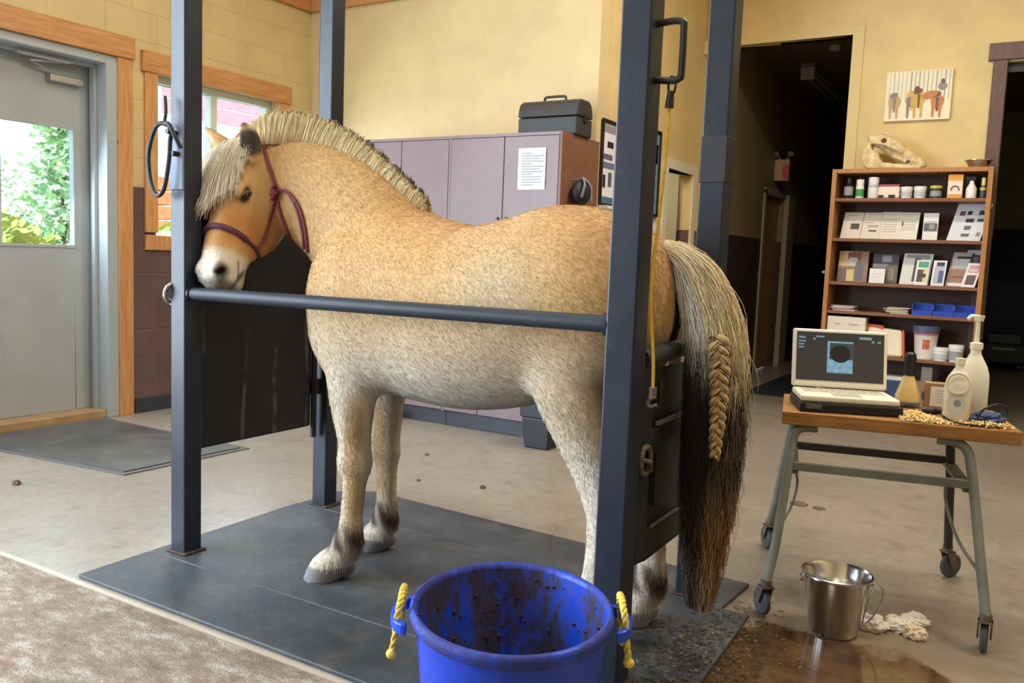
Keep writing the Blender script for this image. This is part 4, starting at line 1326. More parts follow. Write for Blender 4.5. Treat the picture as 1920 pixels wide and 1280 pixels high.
def snug(pts, lift, n=5):
    out = []
    for p in catmull(pts, n):
        loc, nor, i_, d_ = bvh.find_nearest(p)
        out.append(loc+nor*lift)
    for _ in range(2):
        out = [out[0]]+[(out[i-1]+out[i]*2+out[i+1])/4 for i in range(1, len(out)-1)]+[out[-1]]
    return out


m_halter = mat('burgundy_rope', (112, 44, 62), 0.6, var=0.22, vscale=120, bump=0.4, bscale=160)
Lr = 0.0065
hb = MB(HB)
crown = snug([(-2.79, 2.45, 1.63), (-2.74, 2.47, 1.665), (-2.68, 2.466, 1.66), (-2.650, 2.46, 1.628), (-2.596, 2.42, 1.583), (-2.556, 2.404, 1.527), (-2.530, 2.402, 1.474), (-2.522, 2.404, 1.432)], Lr)
hb.tube(crown, 0.0072, 9)
halter = hb.build('rope_halter', m_halter, horse, smooth=True)
halter['label'] = 'burgundy rope halter'
nb_ = []
for i in range(36):
    a = 2*PI*i/36
    s_ = 0.425-0.022*math.cos(a)
    d_ = hl*math.sin(a)*0.8+hn*math.cos(a)
    cpt = HD(s_, 0, -0.03)
    loc, nor, i_, dd = bvh.ray_cast(Vector(cpt), Vector(d_))
    nb_.append(loc+Vector(d_)*0.005)
MB(HB).tube(nb_, [0.0115 if (math.cos(2*PI*i/36) > -0.15) else 0.007 for i in range(36)], 10, closed=True).build('noseband', mat('wrapped_noseband', (88, 44, 66), 0.6, var=0.2, vscale=90, bump=0.4, bscale=140), halter, smooth=True)
nback = nb_[min(range(36), key=lambda i: abs(2*PI*i/36-1.95))]
ck = snug([(-2.522, 2.404, 1.425), (-2.54, 2.412, 1.38), (-2.565, 2.42, 1.33), (-2.578, 2.413, 1.276), (-2.592, 2.38, 1.215), tuple(nback)], Lr)
MB(HB).tube(ck, 0.0058, 8).build('cheek_strand', m_halter, halter, smooth=True)
tt_ = snug([(-2.521, 2.405, 1.425), (-2.5134, 2.4183, 1.350), (-2.506, 2.428, 1.309), (-2.503, 2.44, 1.275), (-2.513, 2.462, 1.245), (-2.55, 2.47, 1.225)], Lr)
MB(HB).tube(tt_, 0.0058, 8).build('throat_strand', m_halter, halter, smooth=True)
k0 = Vector((-2.520, 2.398, 1.432))
kn_ = MB(HB)
for j in range(4):
    ax_k = Vector((math.cos(j*0.9), math.sin(j*1.7)*0.4, math.sin(j*0.9))).normalized(); bx_k = ax_k.orthogonal().normalized(); cx_k = ax_k.cross(bx_k)
    kn_.tube([k0+Vector((0, -0.004, 0.012-0.010*j))+(bx_k*math.cos(a)*0.013+cx_k*math.sin(a)*0.011) for a in [2*PI*i/14 for i in range(14)]], 0.0062, 8, closed=True)
kn_.build('cheek_knot', m_halter, halter, smooth=True)
l1 = snug([(-2.5137, 2.4041, 1.4366), (-2.474, 2.4044, 1.438), (-2.430, 2.403, 1.410), (-2.3954, 2.3995, 1.3677), (-2.3768, 2.3985, 1.3108), (-2.3735, 2.4044, 1.25), (-2.390, 2.418, 1.195)], Lr)
l2 = snug([(-2.470, 2.404, 1.434), (-2.4481, 2.404, 1.420), (-2.4143, 2.4019, 1.3715), (-2.3951, 2.4028, 1.3107), (-2.3946, 2.4116, 1.2494), (-2.415, 2.428, 1.21)], Lr)
MB(HB).tube(l1, 0.0062, 8).build('tail_strand', m_halter, halter, smooth=True)
MB(HB).tube(l2, 0.0062, 8).build('tail_strand', m_halter, halter, smooth=True)

# ------------------------------------------------------------------ cabinets along the back wall
m_cab = mat('mauve_laminate', (134, 114, 118), 0.4, var=0.05, vscale=2.5)
m_cabside = mat('brown_laminate', (122, 84, 66), 0.45, var=0.05)
m_gap = mat('seam_shadow_gap', (44, 36, 36), 0.8)
m_lock = mat('lock_metal', (60, 56, 56), 0.4, 0.7)


def cabinet(label, x0, x1, xs_low, right_side=False):
    t = thing('tall_cabinet', label, 'cabinet', ((x0+x1)/2, 5.2, 0), 0, 'tall cabinets along the back wall')
    o = t.location
    MB(o).box((x0, 4.952, 0.105), (x1-0.019, 5.48, 2.03)).build('body', m_gap, t)
    MB(o).box((x0, 4.965, 0.0), (x1-0.10 if right_side else x1, 5.48, 0.104)).build('plinth', m_basebd, t, bevel=0.004)
    MB(o).box((x1-0.018, 4.932, 0.105), (x1, 5.485, 2.032)).build('side_panel', m_cabside if right_side else m_cab, t)
    MB(o).box((x0, 4.932, 2.012), (x1-0.018, 5.485, 2.032)).build('top_panel', m_cab, t)
    xm = (x0+x1)/2
    for a, b in ((x0+0.003, xm-0.003), (xm+0.003, x1-0.021)):
        d = MB(o).box((a, 4.930, 0.92), (b, 4.950, 2.008)).build('door', m_cab, t, bevel=0.002)
        kx = b-0.03 if a < xm-0.1 else a+0.03
        MB(o).cyl((kx, 4.931, 1.47), (kx, 4.915, 1.47), 0.010, n=12).build('lock', m_lock, d, smooth=True)
    for a, b in ((x0+0.003, xs_low-0.003), (xs_low+0.003, x1-0.021)):
        MB(o).box((a, 4.930, 0.112), (b, 4.950, 0.914)).build('door', m_cab, t, bevel=0.002)
    return t


cabinet('mauve tall cabinet with brown side panel under the toolbox, paper taped to its door', -3.476, -2.611, -3.19, True)
cabinet('mauve tall cabinet behind the horse neck, standing left of the one under the toolbox', -4.345, -3.476, -3.90)

pp = thing('taped_notice', 'white printed paper sheet taped on the right cabinet door', 'paper', (-2.825, 4.928, 1.66))
b = MB(pp.location)
for k in range(6):
    z = 1.66+k*0.045
    b.quad((-2.93, 4.927-0.004*(k % 2), z), (-2.722, 4.925-0.003*(k % 2), z), (-2.722, 4.925-0.003*((k+1) % 2), z+0.0451), (-2.93, 4.927-0.004*((k+1) % 2), z+0.0451))
b.build('sheet', mat('white_paper', (226, 228, 230), 0.7), pp)
b = MB(pp.location)
for k in range(13):
    w = 0.15 if k % 4 else 0.09
    b.box((-2.90, 4.9195, 1.69+k*0.017), (-2.90+w+0.015*math.sin(k*3), 4.9205, 1.694+k*0.017))
b.build('print', mat('grey_print', (150, 156, 164), 0.8), pp)

m_tool = mat('charcoal_plastic', (48, 48, 50), 0.5, var=0.06, bump=0.1)
tb = thing('toolbox', 'charcoal plastic toolbox with domed lid standing on the right cabinet', 'toolbox', (-2.81, 5.19, 2.032))
o = tb.location
MB(o).box((-3.035, 5.08, 2.032), (-2.59, 5.31, 2.150)).build('body', m_tool, tb, bevel=0.008)
lid = MB(o)
prof_ = [(5.078, 2.156), (5.082, 2.20), (5.10, 2.245), (5.14, 2.268), (5.25, 2.268), (5.29, 2.245), (5.308, 2.20), (5.312, 2.156)]
lid.prism([(-3.038, y, z) for y, z in prof_], (0.451, 0, 0)).build('lid', m_tool, tb, bevel=0.008)
MB(o).tube(catmull([(-2.90, 5.195, 2.262), (-2.897, 5.195, 2.293), (-2.875, 5.195, 2.303), (-2.76, 5.195, 2.303), (-2.738, 5.195, 2.293), (-2.735, 5.195, 2.262)], 4), 0.009, 8).build('carry_handle', m_tool, tb, smooth=True)
MB(o).box((-2.595, 5.17, 2.12), (-2.580, 5.22, 2.175)).build('latch', m_dkiron, tb, bevel=0.003)

bag = thing('shoulder_bag', 'small black bag with grey strap hanging at the brown side of the cabinet', 'bag', (-2.55, 5.12, 1.60))
o = bag.location
MB(o).ball((-2.555, 5.12, 1.655), 0.052, 0.10, 0.085, 12).build('pouch', mat('black_fabric', (30, 30, 34), 0.6, var=0.15), bag, smooth=True)
MB(o).tube(catmull([(-2.515, 5.05, 1.62), (-2.50, 5.06, 1.70), (-2.53, 5.10, 1.745), (-2.51, 5.17, 1.70), (-2.505, 5.18, 1.60)], 5), 0.006, 8, flat=2.2).cyl((-2.611, 5.11, 1.735), (-2.54, 5.11, 1.745), 0.006, n=8).build('strap', mat('grey_strap', (128, 134, 142), 0.6), bag, smooth=True)

tbn = thing('waste_bin', 'black square waste bin on the floor beside the right cabinet', 'bin', (-2.585, 4.86, 0))
o = tbn.location.copy(); tbn.location.y -= 0.062
MB(o).hexa([(-2.675, 4.77, 0.0), (-2.505, 4.77, 0.0), (-2.505, 4.95, 0.0), (-2.675, 4.95, 0.0)], [(-2.695, 4.755, 0.20), (-2.485, 4.755, 0.20), (-2.485, 4.965, 0.20), (-2.695, 4.965, 0.20)]).build('tub', mat('black_bin_plastic', (34, 38, 46), 0.45), tbn, bevel=0.01)
MB(o).hexa([(-2.703, 4.748, 0.20), (-2.478, 4.748, 0.20), (-2.478, 4.972, 0.20), (-2.703, 4.972, 0.20)], [(-2.71, 4.74, 0.46), (-2.47, 4.74, 0.46), (-2.47, 4.98, 0.46), (-2.71, 4.98, 0.46)]).build('rim', mat('black_bin_plastic', (34, 38, 46), 0.45), tbn, bevel=0.008)


def crumple(name, label, loc, size, m, seed, group=None, flat=0.6, sub=4, cat='tissue'):
    rng = random.Random(seed)
    bm = bmesh.new(); bmesh.ops.create_icosphere(bm, subdivisions=sub, radius=1.0)
    ph_ = [(Vector((rng.gauss(0, 1), rng.gauss(0, 1), rng.gauss(0, 1)))*3.0, rng.random()*6) for _ in range(6)]
    ph2 = [(Vector((rng.gauss(0, 1), rng.gauss(0, 1), rng.gauss(0, 1)))*7.0, rng.random()*6) for _ in range(5)] if flat > 0.5 else []
    for v in bm.verts:
        d = v.co.normalized(); k = 1.0
        for w, p in ph_:
            k += 0.20*abs(math.sin(d.dot(w)+p))-0.10
        for w, p in ph2:
            k += 0.11*(abs(math.sin(d.dot(w)+p))**0.6)-0.08
        v.co = Vector((d.x*k*size, d.y*k*size*0.85, (d.z*k*flat+flat*0.72)*size))
        v.co.z = max(0.0, v.co.z)
    me = bpy.data.meshes.new(name); bm.to_mesh(me); bm.free()
    me.materials.append(m)
    ob = bpy.data.objects.new(name, me); COL.objects.link(ob); ob.location = loc
    return tag(ob, label, cat, group)


m_tissue = mat('white_tissue', (236, 232, 224), 0.85, var=0.03)
crumple('plastic_bag', 'crumpled white bag on the floor left of the cabinet plinth, behind the far foreleg', (-3.93, 4.78, 0), 0.085, m_tissue, 5, cat='bag')

# ------------------------------------------------------------------ side wall: white low unit, posters
wu = thing('white_half_unit', 'white waist-high unit along the side wall behind the croup', 'unit', (-2.59, 6.1, 0))
o = wu.location
MB(o).box((-2.645, 5.72, 0), (-2.56, 6.72, 1.36)).build('body', m_white, wu, bevel=0.004)
MB(o).box((-2.648, 5.50, 1.575), (-2.53, 5.92, 1.60)).box((-2.648, 5.60, 1.36), (-2.60, 5.64, 1.575)).build('shelf', mat('white_laminate', (226, 224, 216), 0.4), wu, bevel=0.003)


def poster(name, label, y0, y1, z0, z1, cells, base, frame_c=(30, 28, 30)):
    t = thing(name, label, 'poster', (XJ+0.01, (y0+y1)/2, z0), 0, 'framed posters on the side wall')
    o = t.location
    x = XJ+0.004
    f = 0.022
    MB(o).box((x, y0, z0), (x+0.018, y1, z0+f)).box((x, y0, z1-f), (x+0.018, y1, z1)).box((x, y0, z0+f), (x+0.018, y0+f, z1-f)).box((x, y1-f, z0+f), (x+0.018, y1, z1-f)).build('frame', mat('poster_frame_%d' % frame_c[0], frame_c, 0.4), t, bevel=0.002)
    s = MB(o).box((x, y0+f, z0+f), (x+0.006, y1-f, z1-f)).build('print_sheet', mat('sheet_%d_%d' % (base[0], base[2]), base, 0.5), t)
    mats = []; b = MB(o)
    for (u0, v0, u1, v1, c) in cells:
        mm = mat('ink_%d_%d_%d' % c, c, 0.5)
        if mm not in mats: mats.append(mm)
        Y = y1-y0-2*f; Z = z1-z0-2*f
        b.box((x+0.006, y0+f+u0*Y, z0+f+v0*Z), (x+0.0066, y0+f+u1*Y, z0+f+v1*Z), mats.index(mm))
    b.build('pictures', mats, s)
    return t


dk = (40, 44, 58); gb = (96, 100, 120)
poster('anatomy_poster', 'black framed white poster with dark pictures, left of the near right post', 5.575, 6.06, 1.60, 2.215,
       [(0.05, 0.88, 0.95, 0.97, (150, 140, 148)), (0.18, 0.70, 0.42, 0.78, dk), (0.05, 0.55, 0.40, 0.62, gb), (0.05, 0.44, 0.6, 0.52, (110, 116, 150)), (0.06, 0.20, 0.16, 0.36, dk), (0.26, 0.22, 0.40, 0.40, gb),
        (0.55, 0.6, 0.9, 0.8, gb), (0.55, 0.15, 0.9, 0.4, dk), (0.0, 0.0, 1.0, 0.09, (80, 110, 140))], (226, 226, 234))
tl = (78, 150, 170)
poster('chart_poster', 'black framed poster of teal and dark bands, right of the near right post', 6.10, 6.695, 1.585, 2.275,
       [(0.03, 0.62, 0.97, 0.97, (120, 158, 184)), (0.75, 0.62, 0.97, 0.86, tl)]+[(0.05, 0.06+0.09*k, 0.92, 0.10+0.09*k, (46, 66, 92) if k % 2 else (168, 206, 212)) for k in range(6)], (112, 150, 172))
nt = thing('notice_sheet', 'small white notice pinned under the teal banded poster', 'paper', (XJ+0.01, 6.45, 1.43))
MB(nt.location).box((XJ+0.003, 6.14, 1.40), (XJ+0.006, 6.74, 1.535)).build('sheet', mat('white_paper', (226, 228, 230), 0.7), nt)
MB(nt.location).box((XJ+0.006, 6.20, 1.46), (XJ+0.0066, 6.36, 1.51)).build('print', mat('grey_print', (150, 156, 164), 0.8), nt)
MB(nt.location).box((XJ+0.006, 6.44, 1.45), (XJ+0.0066, 6.66, 1.47)).build('print', mat('grey_print', (150, 156, 164), 0.8), nt)
jb = MB((XJ+0.02, 7.70, 3.15)).box((XJ, 7.66, 3.10), (XJ+0.04, 7.74, 3.22)).cyl((XJ+0.02, 7.70, 3.22), (XJ+0.02, 7.70, 4.2), 0.012, n=10).build('conduit_box', m_creamtrim, bevel=0.003)
jb.location = (XJ+0.02, 7.70, 3.15)
tag(jb, 'small cream conduit box high in the corner beside the hallway opening', 'box')

# ------------------------------------------------------------------ hallway contents
fx = thing('tube_light', 'unlit long tube light under the dark hallway ceiling', 'light', (-2.22, 10.4, 3.36))
o = fx.location
MB(o).box((-2.30, 9.85, 3.36), (-2.14, 11.6, 3.45)).build('housing', mat('fixture_grey', (150, 146, 134), 0.5), fx, bevel=0.006)
for dx in (-0.045, 0.045):
    MB(o).cyl((-2.22+dx, 9.95, 3.335), (-2.22+dx, 11.5, 3.335), 0.016, n=12).build('tube', mat('tube_glass', (176, 174, 164), 0.3), fx, smooth=True)
MB(o).box((-2.29, 9.84, 3.27), (-2.15, 9.87, 3.40)).build('end_cap', mat('fixture_white', (214, 210, 196), 0.5), fx, bevel=0.003)
sd_ = MB((-1.82, 9.2, 3.43)).lathe([(0.0, -0.03), (0.045, -0.028), (0.055, -0.01), (0.055, 0.02)], (-1.82, 9.2, 3.43), 20).build('smoke_detector', mat('fixture_white', (214, 210, 196), 0.5), smooth=True)
sd_.location = (-1.82, 9.2, 3.43); tag(sd_, 'round white detector on the hallway ceiling', 'detector')
ex_ = thing('exit_light', 'dim red and beige sign box with two lamp heads over the hallway side door', 'sign', (-2.48, 10.1, 2.22))
o = ex_.location
MB(o).box((-2.56, 10.06, 2.20), (-2.40, 10.12, 2.44)).build('box', mat('sign_beige', (196, 170, 120), 0.6), ex_, bevel=0.006)
MB(o).box((-2.465, 10.052, 2.22), (-2.40, 10.061, 2.38)).build('red_face', mat('sign_red', (226, 70, 90), 0.5), ex_)
for dx in (-0.05, 0.07):
    MB(o).cyl((-2.48+dx*0.5, 10.09, 2.435), (-2.48+dx, 10.075, 2.475), 0.010, n=8).cyl((-2.48+dx, 10.085, 2.475), (-2.48+dx*1.4, 10.03, 2.50), 0.022, 0.034, n=16).build('lamp_head', mat('fixture_grey', (150, 146, 134), 0.5), ex_, smooth=True)
slab('floor_mat', 'dark blue-black mat on the hallway floor by the bookcase', [(-2.22, 8.15), (-1.55, 8.15), (-1.55, 9.9), (-2.22, 9.9)], 0.012, mat('navy_mat', (28, 36, 52), 0.8, var=0.15, vscale=30))
mc = thing('floor_machine', 'dark wheeled machine with a pale slot on the floor of the dark store room', 'machine', (-0.17, 12.9, 0))
o = mc.location
MB(o).box((-0.42, 12.6, 0.10), (0.10, 13.2, 0.34)).build('body', mat('machine_dark', (52, 54, 60), 0.45), mc, bevel=0.02)
MB(o).box((-0.34, 12.66, 0.34), (0.04, 13.1, 0.47)).build('top', mat('machine_grey', (84, 86, 90), 0.45), mc, bevel=0.02)
MB(o).box((-0.28, 12.592, 0.27), (-0.02, 12.60, 0.30)).build('slot', mat('slot_pale', (150, 152, 156), 0.5), mc)
for x in (-0.36, 0.04):
    for y in (12.68, 13.1):
        MB(o).cyl((x-0.02, y, 0.05), (x+0.02, y, 0.05), 0.05, n=16).box((x-0.012, y-0.012, 0.05), (x+0.012, y+0.012, 0.11)).build('wheel', mat('machine_dark', (52, 54, 60), 0.45), mc, smooth=True)

# ------------------------------------------------------------------ painting
pc = thing('canvas_painting', 'small canvas of four horses seen from behind among pale tree trunks', 'painting', (-0.86, YH-0.02, 2.645))
o = pc.location
cx0, cx1, cz0, cz1 = -1.105, -0.617, 2.447, 2.842
MB(o).box((cx0, YH-0.035, cz0), (cx1, YH-0.002, cz1)).build('canvas', mat('canvas_white', (240, 232, 204), 0.7, var=0.03), pc, bevel=0.003)
pm = [mat('paint_%d' % i, c, 0.7) for i, c in enumerate([(196, 188, 168), (170, 160, 146), (206, 132, 84), (196, 166, 120), (150, 130, 130), (212, 176, 90), (150, 150, 140), (120, 92, 78)])]
b = MB(o); yy = YH-0.0355


def blot(cx, cz, rx, rz, mi, n=14, rot=0.0, dy=0.0):
    pts = []
    for i in range(n):
        a = 2*PI*i/n
        px, pz = rx*math.cos(a), rz*math.sin(a)
        pts.append((cx+px*math.cos(rot)-pz*math.sin(rot), yy-dy, cz+px*math.sin(rot)+pz*math.cos(rot)))
    b._put(pts, [tuple(range(n))], mi)


W_, H_ = cx1-cx0, cz1-cz0
def PU(u, v): return cx0+u*W_, cz0+v*H_
rng = random.Random(3)
for k in range(15):
    u = 0.05+k*0.064; x, z = PU(u, 0.0)
    w = 0.004+0.006*rng.random()
    b.quad((x, yy, cz0+H_*(0.36+0.1*rng.random())), (x+w, yy, cz0+H_*0.36), (x+w*1.2, yy, cz1-0.006), (x+0.002, yy, cz1-0.006), k % 2)
for ih, (u, v, c, c2) in enumerate(((0.15, 0.38, 3, 4), (0.42, 0.40, 4, 5), (0.52, 0.44, 5, 7), (0.80, 0.36, 2, 7))):
    x, z = PU(u, v); e = 0.0012*ih
    blot(x, z, 0.048, 0.055, c, dy=0.0004+e)
    blot(x-0.01, z+0.055, 0.034, 0.022, c2, dy=0.0010+e, rot=0.4)
    for dx in (-0.028, 0.022):
        b.quad((x+dx-0.008, yy-0.0006-e, cz0+0.018), (x+dx+0.006, yy-0.0006-e, cz0+0.018), (x+dx+0.012, yy-0.0006-e, z-0.02), (x+dx-0.014, yy-0.0006-e, z-0.02), c)
    b.quad((x-0.008, yy-0.0008-e, z-0.075), (x+0.006, yy-0.0008-e, z-0.08), (x+0.010, yy-0.0008-e, z+0.03), (x-0.012, yy-0.0008-e, z+0.03), c2)
x, z = PU(0.68, 0.50); blot(x, z, 0.06, 0.03, 2, dy=0.0054, rot=0.25)
x, z = PU(0.86, 0.66); blot(x, z, 0.035, 0.032, 6, dy=0.0005); x, z = PU(0.86, 0.76); blot(x, z, 0.014, 0.02, 7, dy=0.0007)
x, z = PU(0.48, 0.62); blot(x, z, 0.02, 0.026, 7, dy=0.0060)
b.build('paint', pm, pc)

# ------------------------------------------------------------------ bookcase
m_oak = wood('oak_veneer', (152, 102, 54), (196, 140, 82), 0.42, axis=2, scale=4)
m_oakh = wood('oak_shelf', (112, 70, 44), (146, 96, 60), 0.45, axis=0, scale=4)
m_backp = mat('back_board', (70, 44, 36), 0.6, var=0.08)
BX0, BX1, BY0, BY1, BZ = -1.425, -0.262, 7.455, 7.765, 2.035
bc = thing('bookcase', 'tall oak bookcase with six open shelves against the yellow wall', 'bookcase', ((BX0+BX1)/2, BY0, 0))
o = bc.location
MB(o).box((BX0, BY0, 0), (BX0+0.036, BY1, BZ)).build('side', m_oak, bc, bevel=0.003)
MB(o).box((BX1-0.036, BY0, 0), (BX1, BY1, BZ)).build('side', m_oak, bc, bevel=0.003)
MB(o).box((BX0+0.036, BY0+0.002, BZ-0.034), (BX1-0.036, BY1, BZ)).build('top', m_oak, bc, bevel=0.003)
MB(o).box((BX0+0.036, BY1-0.012, 0.06), (BX1-0.036, BY1-0.001, BZ-0.034)).build('back', m_backp, bc)
SH = [1.800, 1.475, 1.118, 0.880, 0.530, 0.10]
for z in SH:
    MB(o).box((BX0+0.036, BY0+0.006, z-0.026), (BX1-0.036, BY1-0.012, z)).build('shelf', m_oakh, bc, bevel=0.002)
MB(o).box((BX0+0.036, BY0+0.02, 0.0), (BX1-0.036, BY0+0.04, 0.074)).build('plinth', m_oakh, bc)
kn = MB((-1.44, 7.5, 1.2)).cyl((BX0-0.001, 7.50, 1.19), (BX0-0.03, 7.50, 1.19), 0.012, n=10).build('coat_hook', m_zinc, bc)
kn.location = Vector((-1.44, 7.5, 1.2))-o

YS = 7.53
TOPG, PAPG, MAGG = 'pots and bottles on the top shelf', 'leaflets on the second shelf', 'magazines on the third shelf'


def bottle(name, label, cat, x, z, r, h, body, cap=None, caph=0.2, neck=0.6, lab=None, y=YS, group=None, shoulder=True):
    t = thing(name, label, cat, (x, y, z), 0, group)
    hb = h*(1-caph)
    pr = [(r*0.92, 0), (r, 0.006), (r, hb*0.82), (r*neck, hb*0.97), (r*neck, hb)] if shoulder else [(r*0.9, 0), (r, hb*0.5), (r, hb)]
    MB().lathe(pr, (0, 0, 0), 24).build('body', body, t, smooth=True)
    if cap: MB().lathe([(r*neck*1.1 if shoulder else r*1.07, hb-0.004), (r*neck*1.1 if shoulder else r*1.07, h*0.985), (r*neck*0.9 if shoulder else r, h)], (0, 0, 0), 24).build('cap', cap, t, smooth=True)
    if lab: MB().lathe([(r*1.012, hb*lab[1]), (r*1.012, hb*lab[2])], (0, 0, 0), 24, caps=False).build('label_band', lab[0], t, smooth=True)
    return t


mw = mat('white_plastic', (232, 230, 226), 0.38); mbk = mat('black_plastic', (28, 28, 32), 0.35); mgn = mat('label_green', (70, 150, 82), 0.5)
mgy = mat('label_grey', (150, 152, 156), 0.5); mbl = mat('label_blue', (180, 186, 214), 0.5); myl = mat('lid_yellow', (196, 186, 62), 0.4); mrd = mat('lid_red', (186, 74, 78), 0.45)
mor = mat('box_orange', (222, 158, 60), 0.5); mlabel = mat('label_text', (190, 192, 196), 0.6)
z1 = SH[0]
bottle('spray_bottle', 'black bottle with grey label, first at the left of the top shelf', 'bottle', -1.30, z1, 0.036, 0.17, mbk, mbk, 0.25, 0.5, (mgy, 0.2, 0.75), group=TOPG)
bottle('spray_can', 'white can with green lower label on the top shelf', 'can', -1.213, z1, 0.032, 0.155, mw, mw, 0.25, 0.85, (mgn, 0.15, 0.65), group=TOPG)
bottle('white_bottle', 'tall white bottle with blue-grey band on the top shelf', 'bottle', -1.11, z1, 0.041, 0.172, mw, mw, 0.25, 0.9, (mbl, 0.68, 0.85), group=TOPG)
t = thing('tub_pack', 'wide cream pack with red lid and dark feet pictures on the top shelf', 'box', (-0.988, YS, z1), 0, TOPG)
MB().box((-0.08, -0.05, 0), (0.08, 0.05, 0.095)).build('body', mat('cream_card', (234, 216, 200), 0.5), t, bevel=0.012)
MB().box((-0.075, -0.048, 0.095), (0.078, 0.048, 0.110)).build('lid', mrd, t, bevel=0.004)
MB().box((-0.075, -0.052, 0.004), (-0.035, -0.0495, 0.026)).box((0.0, -0.052, 0.002), (0.05, -0.0495, 0.028)).build('print', mbk, t)
bottle('jar', 'plain white jar, left of the two white jars on the top shelf', 'jar', -0.862, z1, 0.042, 0.093, mw, mw, 0.26, 1.0, (mlabel, 0.25, 0.8), group=TOPG, shoulder=False)
bottle('jar', 'plain white jar beside the yellow-lidded one on the top shelf', 'jar', -0.763, z1, 0.044, 0.095, mw, mw, 0.26, 1.0, (mlabel, 0.25, 0.8), group=TOPG, shoulder=False)
bottle('jar', 'dark jar with flat yellow lid on the top shelf', 'jar', -0.65, z1, 0.042, 0.100, mat('jar_dark', (56, 60, 46), 0.4), myl, 0.18, 1.1, (mgy, 0.2, 0.7), group=TOPG, shoulder=False)
t = thing('carton', 'upright orange and white carton with a dark arch picture on the top shelf', 'box', (-0.516, YS, z1), 0, TOPG)
MB().box((-0.052, -0.035, 0), (0.052, 0.035, 0.184)).build('body', mor, t, bevel=0.002)
MB().box((-0.050, -0.0358, 0.03), (0.050, -0.0352, 0.135)).build('panel', mat('cream_card', (234, 216, 200), 0.5), t)
MB().tube([(0.028*math.cos(a), -0.0365, 0.06+0.034*math.sin(a)) for a in [PI*i/10 for i in range(11)]], 0.0055, 6).build('arch_picture', mat('arch_grey', (110, 104, 92), 0.6), t)
t = thing('trigger_bottle', 'white trigger spray bottle with black head on the top shelf', 'bottle', (-0.405, YS, z1), 0, TOPG)
MB().lathe([(0.036, 0), (0.038, 0.006), (0.038, 0.075), (0.018, 0.115), (0.015, 0.135)], (0, 0, 0), 20).build('body', mw, t, smooth=True)
MB().box((-0.040, -0.014, 0.135), (0.028, 0.014, 0.172)).box((-0.034, -0.006, 0.108), (-0.024, 0.006, 0.138)).build('spray_head', mbk, t, bevel=0.005)
bottle('small_bottle', 'slim dark bottle with cream cap at the right end of the top shelf', 'bottle', -0.325, z1, 0.022, 0.16, mat('bottle_slate', (60, 66, 84), 0.4), mat('cap_cream', (222, 204, 150), 0.5), 0.35, 0.6, (myl, 0.6, 0.8), group=TOPG)


def booklet(name, label, x, z, w, h, tilt, base, marks, y=7.60, group=None, cat='leaflet', rz=0.0, thick=0.006, shear=0.0):
    """a printed sheet or magazine leaning back; marks = (u0, v0, u1, v1, colour) on its face"""
    t = thing(name, label, cat, (x, y, z), rz, group)
    c, s = math.cos(tilt), math.sin(tilt)
    def P(u, v, d):
        return Vector(((u-0.5)*w+shear*v*h, v*h*s-d*c, v*h*c+d*s))
    def slabp(u0, v0, u1, v1, d0, d1, mi, b):
        b.hexa([P(u0, v0, d0), P(u1, v0, d0), P(u1, v0, d1), P(u0, v0, d1)], [P(u0, v1, d0), P(u1, v1, d0), P(u1, v1, d1), P(u0, v1, d1)], mi)
    b = MB(); slabp(0, 0, 1, 1, 0, thick, 0, b)
    b.build('pages', mat('cover_%d_%d_%d' % base, base, 0.45), t)
    if marks:
        b = MB(); ms = []
        for k, (u0, v0, u1, v1, col) in enumerate(marks):
            mm = mat('ink_%d_%d_%d' % col, col, 0.5)
            if mm not in ms: ms.append(mm)
            slabp(u0, v0, u1, v1, thick, thick+0.0006+0.0002*k, ms.index(mm), b)
        b.build('print', ms, t)
    return t


z2 = SH[1]; pap = (222, 212, 198)
g1 = (170, 162, 152); dk2 = (70, 66, 62)
lines = [(0.1, 0.72-0.09*k, 0.85, 0.74-0.09*k, g1) for k in range(6)]
booklet('leaflet', 'cream leaflet with a dark square picture, first at the left of the second shelf', -1.275, z2, 0.158, 0.225, 0.22, pap, [(0.42, 0.36, 0.85, 0.58, dk2), (0.15, 0.86, 0.7, 0.90, g1)], group=PAPG, shear=0.10)
booklet('leaflet', 'cream leaflet with one dark line low down, second on the second shelf', -1.126, z2, 0.150, 0.225, 0.22, pap, [(0.4, 0.28, 0.8, 0.34, dk2), (0.1, 0.6, 0.6, 0.63, g1), (0.35, 0.45, 0.85, 0.52, g1)], group=PAPG, shear=0.08)
booklet('leaflet', 'pale leaflet of faint text, touching the leaflet at its right on the second shelf', -0.982, z2, 0.142, 0.230, 0.22, (226, 218, 204), lines, group=PAPG, shear=0.06)
booklet('leaflet', 'pale leaflet of faint text, nearest the thick white book on the second shelf', -0.840, z2, 0.142, 0.228, 0.22, (224, 218, 206), lines[1:5]+[(0.12, 0.5, 0.2, 0.66, dk2)], group=PAPG, shear=0.05)
booklet('book', 'thick white book with a grey horse picture on the second shelf', -0.672, z2, 0.108, 0.215, 0.12, (228, 226, 222), [(0.05, 0.32, 0.95, 0.62, (96, 98, 106)), (0.4, 0.40, 0.75, 0.58, (150, 150, 156)), (0.08, 0.62, 0.9, 0.70, (190, 190, 194))], group=PAPG, cat='book', thick=0.03)
